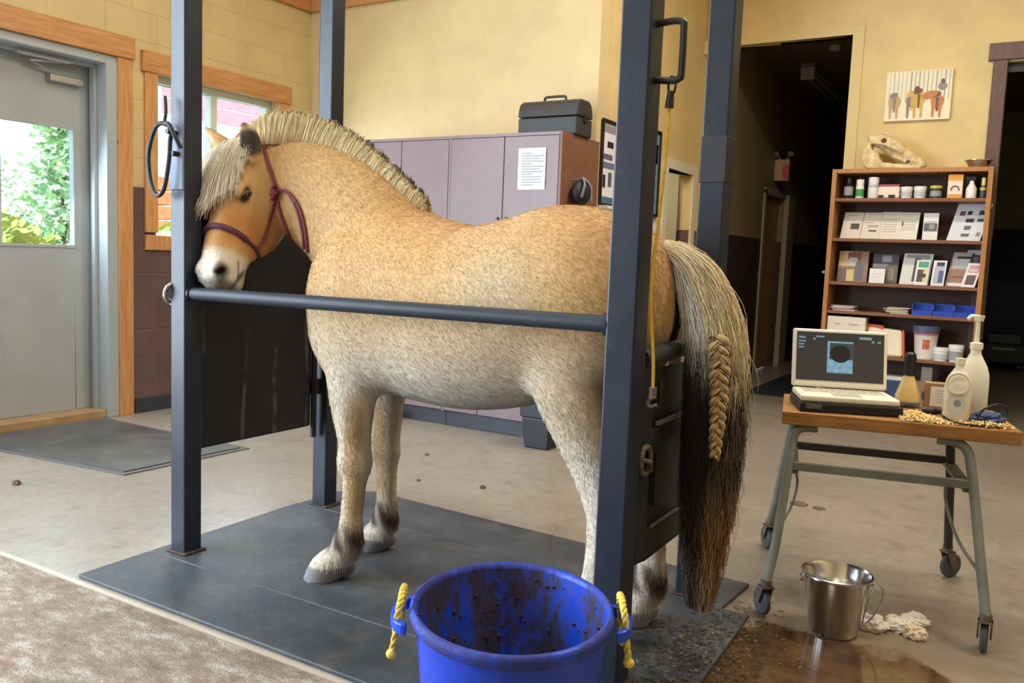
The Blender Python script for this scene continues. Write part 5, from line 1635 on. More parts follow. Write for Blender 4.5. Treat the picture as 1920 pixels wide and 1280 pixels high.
booklet('wall_sheet', 'large white leaning sheet with rows of small dark pictures on the second shelf', -0.437, z2, 0.235, 0.300, 0.20, (216, 220, 226), [(0.14, 0.68, 0.30, 0.80, (110, 70, 66)), (0.36, 0.70, 0.50, 0.80, (40, 40, 44)), (0.70, 0.70, 0.92, 0.82, (52, 52, 58)), (0.38, 0.50, 0.62, 0.60, (40, 40, 44)), (0.72, 0.52, 0.94, 0.60, (70, 70, 76)), (0.40, 0.30, 0.60, 0.41, (96, 98, 106)), (0.38, 0.12, 0.62, 0.20, (96, 98, 106)), (0.82, 0.13, 0.93, 0.24, (150, 140, 120))], group=PAPG, shear=0.22, cat='sheet')
z3 = SH[2]
booklet('magazine', 'magazine with brown and cream horse photos at the left of the third shelf', -1.235, z3, 0.235, 0.262, 0.2, (150, 120, 98), [(0.02, 0.5, 0.42, 0.98, (206, 184, 140)), (0.30, 0.72, 0.75, 0.95, (128, 74, 54)), (0.35, 0.5, 0.62, 0.78, (190, 196, 206)), (0.0, 0.0, 0.45, 0.42, (122, 104, 92)), (0.30, 0.02, 0.55, 0.40, (214, 196, 140)), (0.58, 0.05, 0.85, 0.62, (110, 108, 122)), (0.75, 0.6, 0.98, 0.95, (168, 132, 108))], group=MAGG, cat='magazine')
booklet('magazine', 'dark blue-grey magazine with pale blotch behind the small white card on the third shelf', -0.985, z3, 0.195, 0.245, 0.22, (66, 66, 78), [(0.35, 0.72, 0.72, 0.95, (150, 150, 178)), (0.0, 0.52, 0.6, 0.66, (128, 130, 138)), (0.55, 0.05, 0.98, 0.62, (98, 96, 84)), (0.62, 0.12, 0.85, 0.5, (136, 130, 112))], group=MAGG, cat='magazine')
booklet('card', 'small white card standing in front of the dark magazine on the third shelf', -1.032, z3, 0.118, 0.120, 0.2, (228, 226, 222), [(0.2, 0.6, 0.8, 0.63, g1), (0.2, 0.4, 0.75, 0.43, g1)], y=7.53, group=MAGG, cat='card')
booklet('magazine', 'white magazine with grey photo strip behind the green-topped flyer on the third shelf', -0.762, z3, 0.215, 0.255, 0.2, (218, 218, 214), [(0.40, 0.1, 0.60, 0.85, (84, 78, 80)), (0.1, 0.85, 0.9, 0.96, (150, 162, 154)), (0.6, 0.6, 0.9, 0.85, (176, 172, 166))], group=MAGG, cat='magazine', shear=0.08)
booklet('flyer', 'white-edged flyer with green top and dark horse picture on the third shelf', -0.708, z3, 0.098, 0.202, 0.18, (232, 230, 226), [(0.15, 0.70, 0.92, 0.94, (86, 160, 128)), (0.15, 0.12, 0.6, 0.62, (92, 74, 66)), (0.6, 0.12, 0.92, 0.66, (214, 206, 156)), (0.3, 0.30, 0.8, 0.45, (70, 50, 44))], y=7.545, group=MAGG, shear=0.06)
booklet('flyer', 'white-edged flyer with blue-grey picture, alone right of the green-topped one', -0.588, z3, 0.094, 0.202, 0.16, (228, 228, 232), [(0.15, 0.08, 0.9, 0.78, (176, 182, 206)), (0.25, 0.78, 0.85, 0.93, (54, 58, 76)), (0.5, 0.12, 0.85, 0.6, (92, 98, 132))], y=7.55, group=MAGG, shear=0.06)
booklet('magazine', 'tall grey and brown magazine behind the pink-topped flyer on the third shelf', -0.470, z3, 0.130, 0.275, 0.2, (176, 166, 160), [(0.1, 0.02, 0.95, 0.09, (236, 232, 228)), (0.05, 0.12, 0.95, 0.5, (160, 118, 100)), (0.1, 0.55, 0.9, 0.80, (184, 194, 200)), (0.25, 0.82, 1.0, 0.88, (36, 32, 34)), (0.2, 0.25, 0.8, 0.3, (120, 92, 80))], group=MAGG, cat='magazine', shear=0.16)
booklet('flyer', 'white flyer with pink and dark pictures at the right end of the third shelf', -0.372, z3, 0.098, 0.190, 0.18, (232, 228, 230), [(0.15, 0.6, 0.9, 0.92, (204, 158, 168)), (0.2, 0.1, 0.85, 0.5, (96, 84, 90)), (0.25, 0.66, 0.8, 0.74, (232, 210, 216))], y=7.54, group=MAGG, shear=0.22)
booklet('magazine', 'dark blue magazine standing at the back in the right corner of the third shelf', -0.352, z3, 0.105, 0.30, 0.14, (54, 58, 76), [(0.05, 0.86, 0.98, 0.98, (190, 194, 200)), (0.2, 0.6, 0.8, 0.8, (92, 98, 132))], y=7.64, group=MAGG, cat='magazine')
z4 = SH[3]
rng = random.Random(11)


def paper_stack(label, x, w, n, seed, cols):
    rg = random.Random(seed)
    t = thing('paper_stack', label, 'papers', (x, 7.55, z4), 0, 'loose papers on the fourth shelf')
    for k in range(n):
        mm = mat('ink_%d_%d_%d' % cols[k % len(cols)], cols[k % len(cols)], 0.5)
        a = rg.uniform(-0.3, 0.3); dx = rg.uniform(-0.02, 0.02)
        MB().box((dx-w/2*rg.uniform(0.7, 1), -0.06, k*0.007), (dx+w/2*rg.uniform(0.7, 1), 0.08, k*0.007+0.0065), rz=a*0.3).build('sheet', mm, t)


paper_stack('flat papers with a red-printed sheet at the left end of the fourth shelf', -1.262, 0.20, 6, 1, [(206, 200, 190), (150, 156, 168), (196, 96, 104), (214, 208, 198)])
paper_stack('loose pale papers lying left of the blue trays on the fourth shelf', -0.860, 0.19, 7, 2, [(196, 180, 158), (150, 152, 146), (206, 196, 178), (176, 150, 118)])
m_blue = mat('blue_tray', (34, 70, 176), 0.4)


def tray(x, label):
    t = thing('parts_tray', label, 'tray', (x, 7.53, z4), 0, 'blue trays on the fourth shelf')
    w, d, h = 0.146, 0.12, 0.095
    b = MB()
    b.box((-w/2, -d/2, 0), (w/2, d/2, 0.004)).box((-w/2, d/2-0.004, 0.004), (w/2, d/2, h))
    b.box((-w/2, -d/2, 0.004), (w/2, -d/2+0.004, 0.040))
    for sx in (-1, 1):
        xa, xb = (-w/2, -w/2+0.004) if sx < 0 else (w/2-0.004, w/2)
        b.prism([(xa, -d/2+0.004, 0.004), (xa, d/2-0.004, 0.004), (xa, d/2-0.004, h), (xa, -d/2+0.02, h*0.92), (xa, -d/2+0.004, 0.05)], (xb-xa, 0, 0))
    b.build('bin', m_blue, t)
    return t


tray(-0.672, 'blue open tray, the one next to the loose papers on the fourth shelf')
tray(-0.521, 'blue open tray between two others on the fourth shelf')
tray(-0.371, 'blue open tray touching the right side of the bookcase on the fourth shelf')
for (x, lab, sd2) in ((-0.515, 'white wad lying in the middle blue tray', 3), (-0.330, 'white wad in the blue tray at the right end', 4)):
    crumple('wad', lab, (x, 7.505, z4+0.005), 0.022, m_tissue, sd2, 'wads in the blue trays', cat='wad')
z5 = SH[4]
t = thing('storage_box', 'cream box under the flat white box, mostly hidden behind the laptop screen', 'box', (-1.23, 7.55, z5), 0)
MB().box((-0.145, -0.07, 0.0), (0.145, 0.10, 0.145)).build('carton', mat('box_cream', (206, 196, 180), 0.6), t, bevel=0.004)
t = thing('storage_box', 'flat white cardboard box with two grey print marks, left end of the fifth shelf', 'box', (-1.23, 7.55, z5+0.146), 0)
MB().box((-0.15, -0.075, 0.0), (0.15, 0.10, 0.154)).build('carton', mat('box_white', (230, 222, 208), 0.6), t, bevel=0.005)
MB().box((-0.09, -0.0758, 0.089), (-0.045, -0.0752, 0.097)).build('print', mat('grey_print', (150, 156, 164), 0.8), t)
MB().box((0.02, -0.0758, 0.089), (0.10, -0.0752, 0.097)).build('print', mat('grey_print', (150, 156, 164), 0.8), t)
t = thing('feed_bag', 'cream and orange-red packet bag behind the laptop, fifth shelf', 'bag', (-0.93, 7.57, z5), 0)
b = MB()
b.hexa([(-0.15, -0.07, 0), (0.14, -0.07, 0), (0.14, 0.08, 0), (-0.15, 0.08, 0)], [(-0.14, -0.03, 0.235), (0.12, -0.03, 0.215), (0.12, 0.03, 0.215), (-0.14, 0.03, 0.235)])
b.build('sack', mat('bag_cream', (232, 216, 190), 0.55, var=0.04), t, bevel=0.02)
MB().hexa([(-0.155, -0.03, 0.20), (-0.02, -0.035, 0.20), (-0.02, 0.02, 0.20), (-0.155, 0.02, 0.20)], [(-0.155, -0.012, 0.255), (-0.02, -0.02, 0.245), (-0.02, 0.0, 0.245), (-0.155, 0.0, 0.255)]).build('red_edge', mat('bag_red', (206, 96, 60), 0.5), t, bevel=0.004)
MB().hexa([(0.141, -0.05, 0.0), (0.155, -0.05, 0.0), (0.155, 0.05, 0.0), (0.141, 0.05, 0.0)], [(0.121, -0.02, 0.22), (0.135, -0.02, 0.22), (0.135, 0.02, 0.22), (0.121, 0.02, 0.22)]).build('red_edge', mat('bag_red', (206, 96, 60), 0.5), t, bevel=0.004)
t = thing('treat_pail', 'white pail with a reddish picture and dark blue lid on the fifth shelf', 'pail', (-0.632, 7.545, z5), 0)
MB().lathe([(0.068, 0), (0.072, 0.004), (0.090, 0.215), (0.094, 0.22)], (0, 0, 0), 32).build('body', mat('pail_white', (226, 218, 212), 0.4), t, smooth=True)
MB().lathe([(0.098, 0.215), (0.100, 0.225), (0.100, 0.262), (0.092, 0.268), (0, 0.268)], (0, 0, 0), 32).build('lid', mat('lid_navy', (74, 88, 116), 0.4), t, smooth=True)
MB().lathe([(0.0905, 0.195), (0.0945, 0.218)], (0, 0, 0), 32, caps=False).build('red_band', mat('band_red', (176, 110, 124), 0.5), t, smooth=True)
b = MB()
for i in range(7):
    a0 = -PI/2-0.30+i*0.60/7+0.12; a1 = a0+0.60/7
    b.quad(*[(r*math.cos(a), r*math.sin(a), z) for a, r, z in ((a0, 0.0812, 0.085), (a1, 0.0812, 0.085), (a1, 0.0865, 0.160), (a0, 0.0865, 0.160))])
b.build('picture', mat('picture_red', (178, 96, 64), 0.55, var=0.2, vscale=30), t)
bottle('jar', 'small white jar beside the pail on the fifth shelf', 'jar', -0.515, z5, 0.054, 0.105, mw, mw, 0.22, 1.0, (mlabel, 0.2, 0.7), y=7.52, group='white jars on the fifth shelf', shoulder=False)
bottle('jar', 'white jar with grey label, partly behind the pump jug on the fifth shelf', 'jar', -0.408, z5, 0.052, 0.135, mw, mw, 0.2, 1.0, (mgy, 0.15, 0.8), y=7.52, group='white jars on the fifth shelf', shoulder=False)
t = thing('storage_box', 'brown carton at the bottom of the bookcase, behind the jugs on the table', 'box', (-0.60, 7.55, SH[5]), 0)
MB().box((-0.14, -0.06, 0), (0.14, 0.10, 0.25)).build('carton', mat('card_brown', (140, 112, 88), 0.7), t, bevel=0.004)
t = thing('grey_block', 'small grey block standing on the brown carton at the bottom of the bookcase', 'block', (-0.60, 7.54, SH[5]+0.2505), 0)
MB().box((-0.04, -0.04, 0.0), (0.04, 0.04, 0.12)).build('block', mat('block_grey', (120, 122, 112), 0.6), t, bevel=0.004)
t = thing('storage_tub', 'dark blue tub at the bottom of the bookcase behind the cream bottle', 'tub', (-0.86, 7.55, SH[5]), 0)
MB().box((-0.09, -0.06, 0), (0.09, 0.10, 0.24)).build('tub', mat('tub_navy', (46, 62, 104), 0.5), t, bevel=0.01)
MB().box((-0.095, -0.065, 0.24), (0.095, 0.105, 0.27)).build('lid', mat('lid_pale', (206, 206, 204), 0.5), t, bevel=0.006)

# steel bowl and horse skull on top
m_ss = mat('stainless', (206, 208, 210), 0.24, 1.0)
t = thing('steel_bowl', 'shallow stainless bowl on the right end of the bookcase top', 'bowl', (-0.375, 7.56, BZ))
MB().lathe([(0.0, 0.002), (0.060, 0.0), (0.088, 0.050), (0.100, 0.054), (0.100, 0.058), (0.086, 0.056), (0.058, 0.006), (0.0, 0.006)], (0, 0, 0), 32).build('bowl', m_ss, t, smooth=True)
sk = thing('horse_skull', 'weathered horse skull with jaw resting on the bookcase top under the painting', 'skull', (-0.96, 7.56, BZ))
m_bone = mat('old_bone', (214, 192, 146), 0.6, var=0.14, vscale=26, bump=0.3, bscale=90)
m_bonedk = mat('bone_hollow_shade', (96, 70, 42), 0.8, var=0.2, vscale=30)  # dark balls in the skull's hollows paint in their shade
FLD2 = FLD
FLD = np.full((60, 34, 44), 1.0, np.float32)
HLO_, HG_, HN_, AX_ = HLO, HG, HN, AX
HLO = np.array([-0.27, -0.12, -0.01]); HG = 0.0085; HN = np.array(FLD.shape); AX = [HLO[i]+HG*np.arange(HN[i]) for i in range(3)]
add_tube([(-0.175, 0, 0.235, 0.055, 0.050), (-0.11, 0, 0.225, 0.066, 0.060), (-0.03, 0, 0.175, 0.062, 0.068), (0.06, 0, 0.115, 0.042, 0.052), (0.14, 0, 0.068, 0.034, 0.040), (0.20, 0, 0.035, 0.028, 0.028)], (0, 1, 0), 0.02, 4)
add_ball((-0.195, 0, 0.262), (0.035, 0.045, 0.022), 0.02)
for sg in (-1, 1):
    add_tube([(-0.185, sg*0.062, 0.215, 0.014, 0.016), (-0.10, sg*0.082, 0.200, 0.014, 0.016), (-0.02, sg*0.070, 0.165, 0.016, 0.018), (0.04, sg*0.05, 0.13, 0.014, 0.014)], (0, 1, 0), 0.015, 4)
    add_ball((-0.095, sg*0.080, 0.225), (0.026, 0.030, 0.024), 0.008, sub=True)
    add_ball((0.165, sg*0.035, 0.078), (0.026, 0.020, 0.012), 0.008, sub=True)
    add_tube([(-0.205, sg*0.062, 0.205, 0.012, 0.018), (-0.225, sg*0.065, 0.12, 0.010, 0.030), (-0.195, sg*0.06, 0.045, 0.010, 0.040), (-0.12, sg*0.05, 0.030, 0.011, 0.030), (0.0, sg*0.036, 0.020, 0.012, 0.026), (0.10, sg*0.025, 0.014, 0.014, 0.020), (0.17, sg*0.018, 0.012, 0.016, 0.014)], (0, 1, 0), 0.012, 4)
    add_tube([(-0.215, sg*0.062, 0.15, 0.005, 0.03), (-0.16, sg*0.060, 0.09, 0.005, 0.045), (-0.13, sg*0.055, 0.05, 0.006, 0.03)], (0, 1, 0), 0.02, 3)
add_tube([(-0.02, 0, 0.10, 0.040, 0.016), (0.05, 0, 0.068, 0.034, 0.016), (0.10, 0, 0.045, 0.03, 0.014)], (0, 1, 0), 0.01, 3)
FLD[:, :, AX[2] < 0.001] = np.maximum(FLD[:, :, AX[2] < 0.001], 0.004)
SV, SQ = surface_nets(FLD, HLO, HG); SV = relax(SV, SQ, 1, 0.4)
so_ = np_mesh('skull', SV, SQ, m_bone, sk)
FLD, HLO, HG, HN, AX = FLD2, HLO_, HG_, HN_, AX_
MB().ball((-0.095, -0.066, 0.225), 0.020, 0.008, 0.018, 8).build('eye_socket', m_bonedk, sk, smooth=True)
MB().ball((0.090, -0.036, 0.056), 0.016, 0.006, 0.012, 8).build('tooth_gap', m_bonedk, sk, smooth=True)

# ------------------------------------------------------------------ trolley table
TB = thing('trolley_table', 'small wheeled table with scuffed wooden top and grey-green steel legs', 'table', (-0.712, 3.142, 0), 0.2199)
m_top = wood('scuffed_table_top', (134, 88, 42), (190, 140, 78), 0.5, axis=0, scale=5, stretch=9)
m_tlegs = painted_steel('grey_green_steel', (120, 124, 114), 0.3, 0.4)
m_tdark = painted_steel('dark_steel', (60, 56, 50), 0.2, 0.5)
TD = 0.45
MB().box((0, 0, 0.652), (0.772, TD, 0.700)).build('table_top', m_top, TB, bevel=0.004)
m_whl = mat('grey_rubber_wheel', (70, 74, 80), 0.6, var=0.12, vscale=30)


def tleg(name, pts, foot, spin, m):
    lg = MB().tube(catmull(pts, 6), 0.0165, 12).build('leg', m, TB, smooth=True)
    fx_, fy_ = foot
    c = MB()
    c.cyl((fx_, fy_, 0.110), (fx_, fy_, 0.135), 0.019, n=14)
    R = Matrix.Rotation(spin, 3, 'Z')
    off_ = R @ Vector((0, 0.022, 0))
    for s_ in (-1, 1):
        side_ = R @ Vector((s_*0.019, 0, 0))
        c.hexa([Vector((fx_, fy_, 0.045))+off_+side_+R @ Vector(q) for q in ((-0.003, -0.012, 0), (0.003, -0.012, 0), (0.003, 0.012, 0), (-0.003, 0.012, 0))],
               [Vector((fx_, fy_, 0.112))+side_+R @ Vector(q) for q in ((-0.003, -0.018, 0), (0.003, -0.018, 0), (0.003, 0.018, 0), (-0.003, 0.018, 0))])
    c.box((fx_-0.022, fy_-0.022, 0.106), (fx_+0.022, fy_+0.022, 0.112), rz=spin)
    c.build('caster_fork', m_rust, lg, bevel=0.001)
    ctr = Vector((fx_, fy_, 0.050))+off_
    ax1 = R @ Vector((1, 0, 0))
    w = MB()
    Rw = Vector((0, 0, 1)).rotation_difference(ax1).to_matrix()
    w.lathe([(0.0, -0.010), (0.020, -0.012), (0.044, -0.011), (0.050, -0.006), (0.050, 0.006), (0.044, 0.011), (0.020, 0.012), (0.0, 0.010)], ctr, 24, R=Rw)
    w.build('wheel', m_whl, lg, smooth=True)
    return lg


tleg('NL', [(0.125, 0.03, 0.643), (0.075, 0.026, 0.640), (0.050, 0.018, 0.622), (0.042, 0.005, 0.58), (0.030, -0.04, 0.45), (0.010, -0.12, 0.25), (-0.012, -0.192, 0.125)], (-0.012, -0.194), 0.5, m_tlegs)
tleg('NR', [(0.52, 0.03, 0.643), (0.575, 0.028, 0.640), (0.612, 0.018, 0.618), (0.625, 0.0, 0.57), (0.640, -0.045, 0.45), (0.655, -0.13, 0.28), (0.669, -0.208, 0.125)], (0.669, -0.211), -0.2, m_tlegs)
tleg('FL', [(0.125, TD-0.09, 0.643), (0.075, TD-0.09, 0.640), (0.050, TD-0.08, 0.622), (0.042, TD-0.06, 0.58), (0.025, 0.42, 0.45), (0.0, 0.49, 0.25), (-0.02, 0.548, 0.125)], (-0.02, 0.551), 0.4, m_tlegs)
tleg('FR', [(0.52, TD-0.09, 0.643), (0.575, TD-0.09, 0.640), (0.612, TD-0.08, 0.618), (0.622, TD-0.06, 0.57), (0.635, 0.41, 0.45), (0.652, 0.46, 0.28), (0.668, 0.505, 0.125)], (0.668, 0.508), -0.9, m_tdark)
MB().box((0.035, -0.028, 0.492), (0.635, -0.010, 0.522)).build('front_rail', m_tlegs, TB, bevel=0.002)
MB().box((0.035, 0.405, 0.482), (0.632, 0.425, 0.512)).build('back_rail', m_tdark, TB, bevel=0.002)
for x in (0.035, 0.615):
    MB().box((x-0.010, -0.02, 0.478), (x+0.035, 0.41, 0.490)).build('end_plate', m_tlegs, TB, bevel=0.002)
MB().tube(catmull([(0.660, -0.16, 0.235), (0.61, 0.02, 0.30), (0.585, 0.16, 0.40), (0.59, 0.20, 0.47)], 5), 0.006, 8).build('brace_rod', m_tlegs, TB, smooth=True)
MB().tube(catmull([(0.02, -0.09, 0.30), (0.055, -0.02, 0.36), (0.07, 0.04, 0.43), (0.06, 0.05, 0.478)], 5), 0.005, 8).build('brace_rod', m_tlegs, TB, smooth=True)


def tl2w(u, v, z):
    c, s = math.cos(0.2199), math.sin(0.2199)
    return Vector((-0.712+u*c-v*s, 3.142+u*s+v*c, z))


ZT = 0.700
LR = 0.37
# black carrying case under the laptop
cs = thing('instrument_case', 'flat black case lying under the white laptop on the table', 'case', tl2w(0.060, 0.022, ZT), LR)
MB().box((0, 0, 0), (0.355, 0.25, 0.036)).build('shell', mat('black_case', (22, 22, 26), 0.5), cs, bevel=0.006)
MB().box((0.02, -0.002, 0.014), (0.075, 0.0, 0.030)).build('badge', mat('case_badge', (96, 96, 98), 0.5), cs)
# white ultrasound laptop
m_ivory = mat('ivory_plastic', (240, 237, 222), 0.38)
lp_ = thing('ultrasound_laptop', 'ivory laptop ultrasound unit with a dark scan on its open screen', 'laptop', tl2w(0.060, 0.022, ZT+0.036), LR)
MB().box((0.004, 0.012, 0), (0.345, 0.235, 0.024)).build('base', m_ivory, lp_, bevel=0.008, seg=3)
b = MB()
for i in range(13):
    for j in range(4):
        b.box((0.030+i*0.0225, 0.115+j*0.024, 0.024), (0.049+i*0.0225, 0.135+j*0.024, 0.027))
b.build('keyboard', mat('key_ivory', (200, 196, 178), 0.45), lp_, bevel=0.0015, seg=1)
MB().box((0.12, 0.03, 0.024), (0.22, 0.095, 0.0255)).build('touchpad', mat('pad_grey', (186, 184, 170), 0.4), lp_, bevel=0.001)
tilt = 0.22
Rt = Matrix.Rotation(-tilt, 3, 'X')
piv = Vector((0.0, 0.222, 0.030))
def scr(x0, x1, y0, y1, z0, z1): return [piv+Rt @ Vector(p) for p in ((x0, y0, z0), (x1, y0, z0), (x1, y1, z0), (x0, y1, z0))], [piv+Rt @ Vector(p) for p in ((x0, y0, z1), (x1, y0, z1), (x1, y1, z1), (x0, y1, z1))]
sc_ = MB().hexa(*scr(0.0, 0.350, 0, 0.022, 0.0, 0.225)).build('screen_lid', m_ivory, lp_, bevel=0.008, seg=3)
m_scr = mat('screen_dark', (44, 44, 48), 0.18, emit=(62, 62, 66), estr=0.28)
sp_ = MB().hexa(*scr(0.014, 0.336, -0.002, 0.002, 0.024, 0.212)).build('display', m_scr, sc_)
m_ui = mat('screen_ui', (120, 150, 176), 0.3, emit=(120, 150, 176), estr=0.25)
m_scan = mat('screen_scan', (104, 140, 168), 0.3, emit=(120, 164, 196), estr=0.45, var=0.25, vscale=60)
m_scand = mat('screen_scan_dark', (34, 36, 44), 0.3)
m_scang = mat('screen_scan_grey', (60, 66, 78), 0.3, emit=(70, 78, 92), estr=0.25)
b = MB()
b.hexa(*scr(0.126, 0.224, -0.0030, -0.002, 0.052, 0.180), 3)
b.hexa(*scr(0.128, 0.222, -0.0034, -0.003, 0.056, 0.108), 1)
b.hexa(*scr(0.128, 0.136, -0.0034, -0.003, 0.108, 0.176), 1)
b.hexa(*scr(0.128, 0.222, -0.0034, -0.003, 0.172, 0.178), 1)
cz = [piv+Rt @ Vector((0.176+0.037*math.cos(a), -0.0040, 0.130+0.034*math.sin(a))) for a in [2*PI*i/28 for i in range(28)]]
b._put(cz, [tuple(range(28))], 2)
b.build('scan_image', [m_ui, m_scan, m_scand, m_scang], sp_)
b = MB()
b.hexa(*scr(0.020, 0.045, -0.003, -0.002, 0.186, 0.194), 0).hexa(*scr(0.020, 0.048, -0.003, -0.002, 0.172, 0.178), 0).hexa(*scr(0.020, 0.042, -0.003, -0.002, 0.160, 0.166), 0).hexa(*scr(0.020, 0.040, -0.003, -0.002, 0.148, 0.154), 0)
b.hexa(*scr(0.085, 0.115, -0.003, -0.002, 0.192, 0.198), 0).hexa(*scr(0.075, 0.082, -0.003, -0.002, 0.180, 0.190), 0)
b.hexa(*scr(0.245, 0.290, -0.003, -0.002, 0.190, 0.200), 0).hexa(*scr(0.290, 0.300, -0.003, -0.002, 0.178, 0.186), 0).hexa(*scr(0.312, 0.324, -0.003, -0.002, 0.178, 0.186), 0)
b.build('screen_text', m_ui, sp_)

m_jug = mat('translucent_jug', (244, 240, 226), 0.35, var=0.03)
# cream squeeze bottle with black neck
t = thing('squeeze_bottle', 'cream bottle with black neck standing behind the right edge of the laptop', 'bottle', tl2w(0.455, 0.375, ZT))
MB().lathe([(0.044, 0), (0.046, 0.004), (0.046, 0.022)], (0, 0, 0), 28).build('grey_base', mat('bottle_grey', (120, 118, 112), 0.5), t, smooth=True)
MB().lathe([(0.045, 0.022), (0.044, 0.045), (0.030, 0.085), (0.021, 0.115), (0.018, 0.125)], (0, 0, 0), 28).build('body', mat('bottle_cream', (222, 196, 126), 0.4), t, smooth=True)
MB().lathe([(0.021, 0.122), (0.022, 0.130), (0.019, 0.165), (0.023, 0.185), (0.020, 0.205), (0.012, 0.212), (0, 0.212)], (0, 0, 0), 24).build('neck_cap', mbk, t, smooth=True)
# small blue-capped pot, framed card
bottle('small_pot', 'small white pot with blue cap between the cream bottle and the cardboard box', 'pot', tl2w(0.535, 0.40, 0).x, ZT, 0.024, 0.062, mw, mat('cap_blue', (60, 78, 120), 0.4), 0.45, 1.0, None, y=tl2w(0.535, 0.40, 0).y, shoulder=False)
t = thing('cardboard_box', 'open brown cardboard box with a white label, on the table behind the jugs', 'box', tl2w(0.575, 0.385, ZT), 0.15)
MB().box((-0.06, -0.028, 0), (0.06, 0.030, 0.100)).build('carton', mat('card_tan', (160, 126, 92), 0.7, var=0.05), t, bevel=0.002)
MB().box((-0.040, -0.0295, 0.012), (0.050, -0.0282, 0.088)).build('white_label', mat('white_paper', (226, 228, 230), 0.7), t)
b = MB()
for k in range(5):
    b.box((-0.02, -0.0300, 0.028+k*0.011), (0.035-0.008*(k % 2), -0.0296, 0.030+k*0.011))
b.build('print', mat('grey_print', (150, 156, 164), 0.8), t)


def jug(name, label, loc, w, d, h, neck_r, rz, pump):
    t = thing(name, label, 'jug', loc, rz, 'white gallon jugs on the table')
    b = MB(); n = 28; rings = []
    prof_ = [(0.90, 0.0), (1.0, 0.012), (1.0, h*0.50), (0.96, h*0.62), (0.80, h*0.74), (0.52, h*0.85), (neck_r/(w/2), h*0.92), (neck_r/(w/2), h)]
    vs = []
    for k, zz in prof_:
        for j in range(n):
            a = 2*PI*j/n; cx_, sy_ = math.cos(a), math.sin(a)
            e = 0.55 if k > 0.6 else 0.85
            vs.append((math.copysign(abs(cx_)**e, cx_)*w/2*k, math.copysign(abs(sy_)**e, sy_)*(d/2*k if k > 0.6 else w/2*k), zz))
    fs = [(i*n+j, i*n+(j+1) % n, (i+1)*n+(j+1) % n, (i+1)*n+j) for i in range(len(prof_)-1) for j in range(n)]
    fs += [tuple(range(n-1, -1, -1)), tuple((len(prof_)-1)*n+j for j in range(n))]
    b._put(vs, fs, 0)
    b.build('body', m_jug, t, smooth=True)
    return t


j1 = jug('jug', 'white jug with oval pale label and moulded handle, in front of the pump jug', tl2w(0.590, 0.150, ZT), 0.088, 0.075, 0.205, 0.014, 0.15, False)
MB().tube(catmull([(0.036*math.cos(a)-0.004, -0.042, 0.135+0.036*math.sin(a)) for a in [2*PI*i/14 for i in range(14)]], 3, closed=True), 0.0055, 8, closed=True).build('handle', m_jug, j1, smooth=True)
b = MB(); b._put([(0.030*math.cos(a)-0.006, -0.0392, 0.060+0.042*math.sin(a)) for a in [2*PI*i/26 for i in range(26)]], [tuple(range(26))], 0)
lbl = b.build('oval_label', mat('oval_label', (214, 220, 226), 0.5), j1)
b = MB(); b._put([(0.012*math.cos(a)-0.002, -0.0396, 0.064+0.013*math.sin(a)) for a in [2*PI*i/18 for i in range(18)]], [tuple(range(18))], 0)
b.build('emblem', mat('emblem_grey', (140, 152, 176), 0.5), lbl)
MB().lathe([(0.017, 0.200), (0.017, 0.222), (0.0, 0.222)], (0, 0, 0), 20).build('cap', m_jug, j1, smooth=True)
j2 = jug('jug', 'white jug with tall pump dispenser at the back right of the table', tl2w(0.655, 0.250, ZT), 0.100, 0.090, 0.255, 0.018, 0.2, True)
MB().lathe([(0.022, 0.250), (0.022, 0.272), (0.008, 0.276), (0.007, 0.355), (0.0, 0.355)], (0, 0, 0), 20).cyl((0.0, 0, 0.352), (0.0, 0, 0.372), 0.016, 0.020, n=16).tube(catmull([(0.005, 0, 0.366), (-0.024, -0.006, 0.368), (-0.036, -0.008, 0.356)], 5), 0.0075, 10).build('pump', m_jug, j2, smooth=True)

# shavings, rag, cable
rng = random.Random(21)
b = MB()
for i in range(1500):
    if i < 1080:
        u = rng.gauss(0.455, 0.055); v = rng.gauss(0.09, 0.06)
        zz = max(0.0, 0.024*math.exp(-((u-0.45)/0.05)**2-((v-0.10)/0.07)**2))*rng.random()
    elif i < 1320:
        u = rng.uniform(0.50, 0.72); v = rng.uniform(0.01, 0.16); zz = 0.004*rng.random()
    else:
        u = rng.gauss(0.685, 0.03); v = rng.gauss(0.05, 0.025); zz = 0.012*rng.random()
    u = min(0.755, max(0.40, u)); v = min(0.43, max(0.012, v))
    c = tl2w(u, v, ZT+0.003+zz)
    a = rng.random()*6.3; L = rng.uniform(0.003, 0.010); w = rng.uniform(0.0012, 0.0030)
    d1 = Vector((math.cos(a), math.sin(a), rng.uniform(-0.2, 0.5))).normalized()*L; d2 = Vector((-math.sin(a), math.cos(a), rng.uniform(-0.2, 0.3))).normalized()*w
    lift = Vector((0, 0, L*0.45))
    p = [c-d1-d2, c-d1+d2, c-d2+lift, c+d2+lift, c+d1-d2, c+d1+d2]
    b._put(p, [(0, 2, 3, 1), (2, 4, 5, 3)], 0)
sv = b.build('wood_shavings', mat('pale_shavings', (232, 206, 146), 0.75, var=0.1))
tag(sv, 'pale curled wood shavings scattered on the table right of the laptop', 'shavings', kind='stuff')
rag = crumple('rag', 'crumpled blue rag on the table in front of the pump jug', tl2w(0.690, 0.135, ZT+0.001), 0.046, mat('blue_rag', (64, 84, 130), 0.8, var=0.15), 9, flat=0.42, cat='rag')
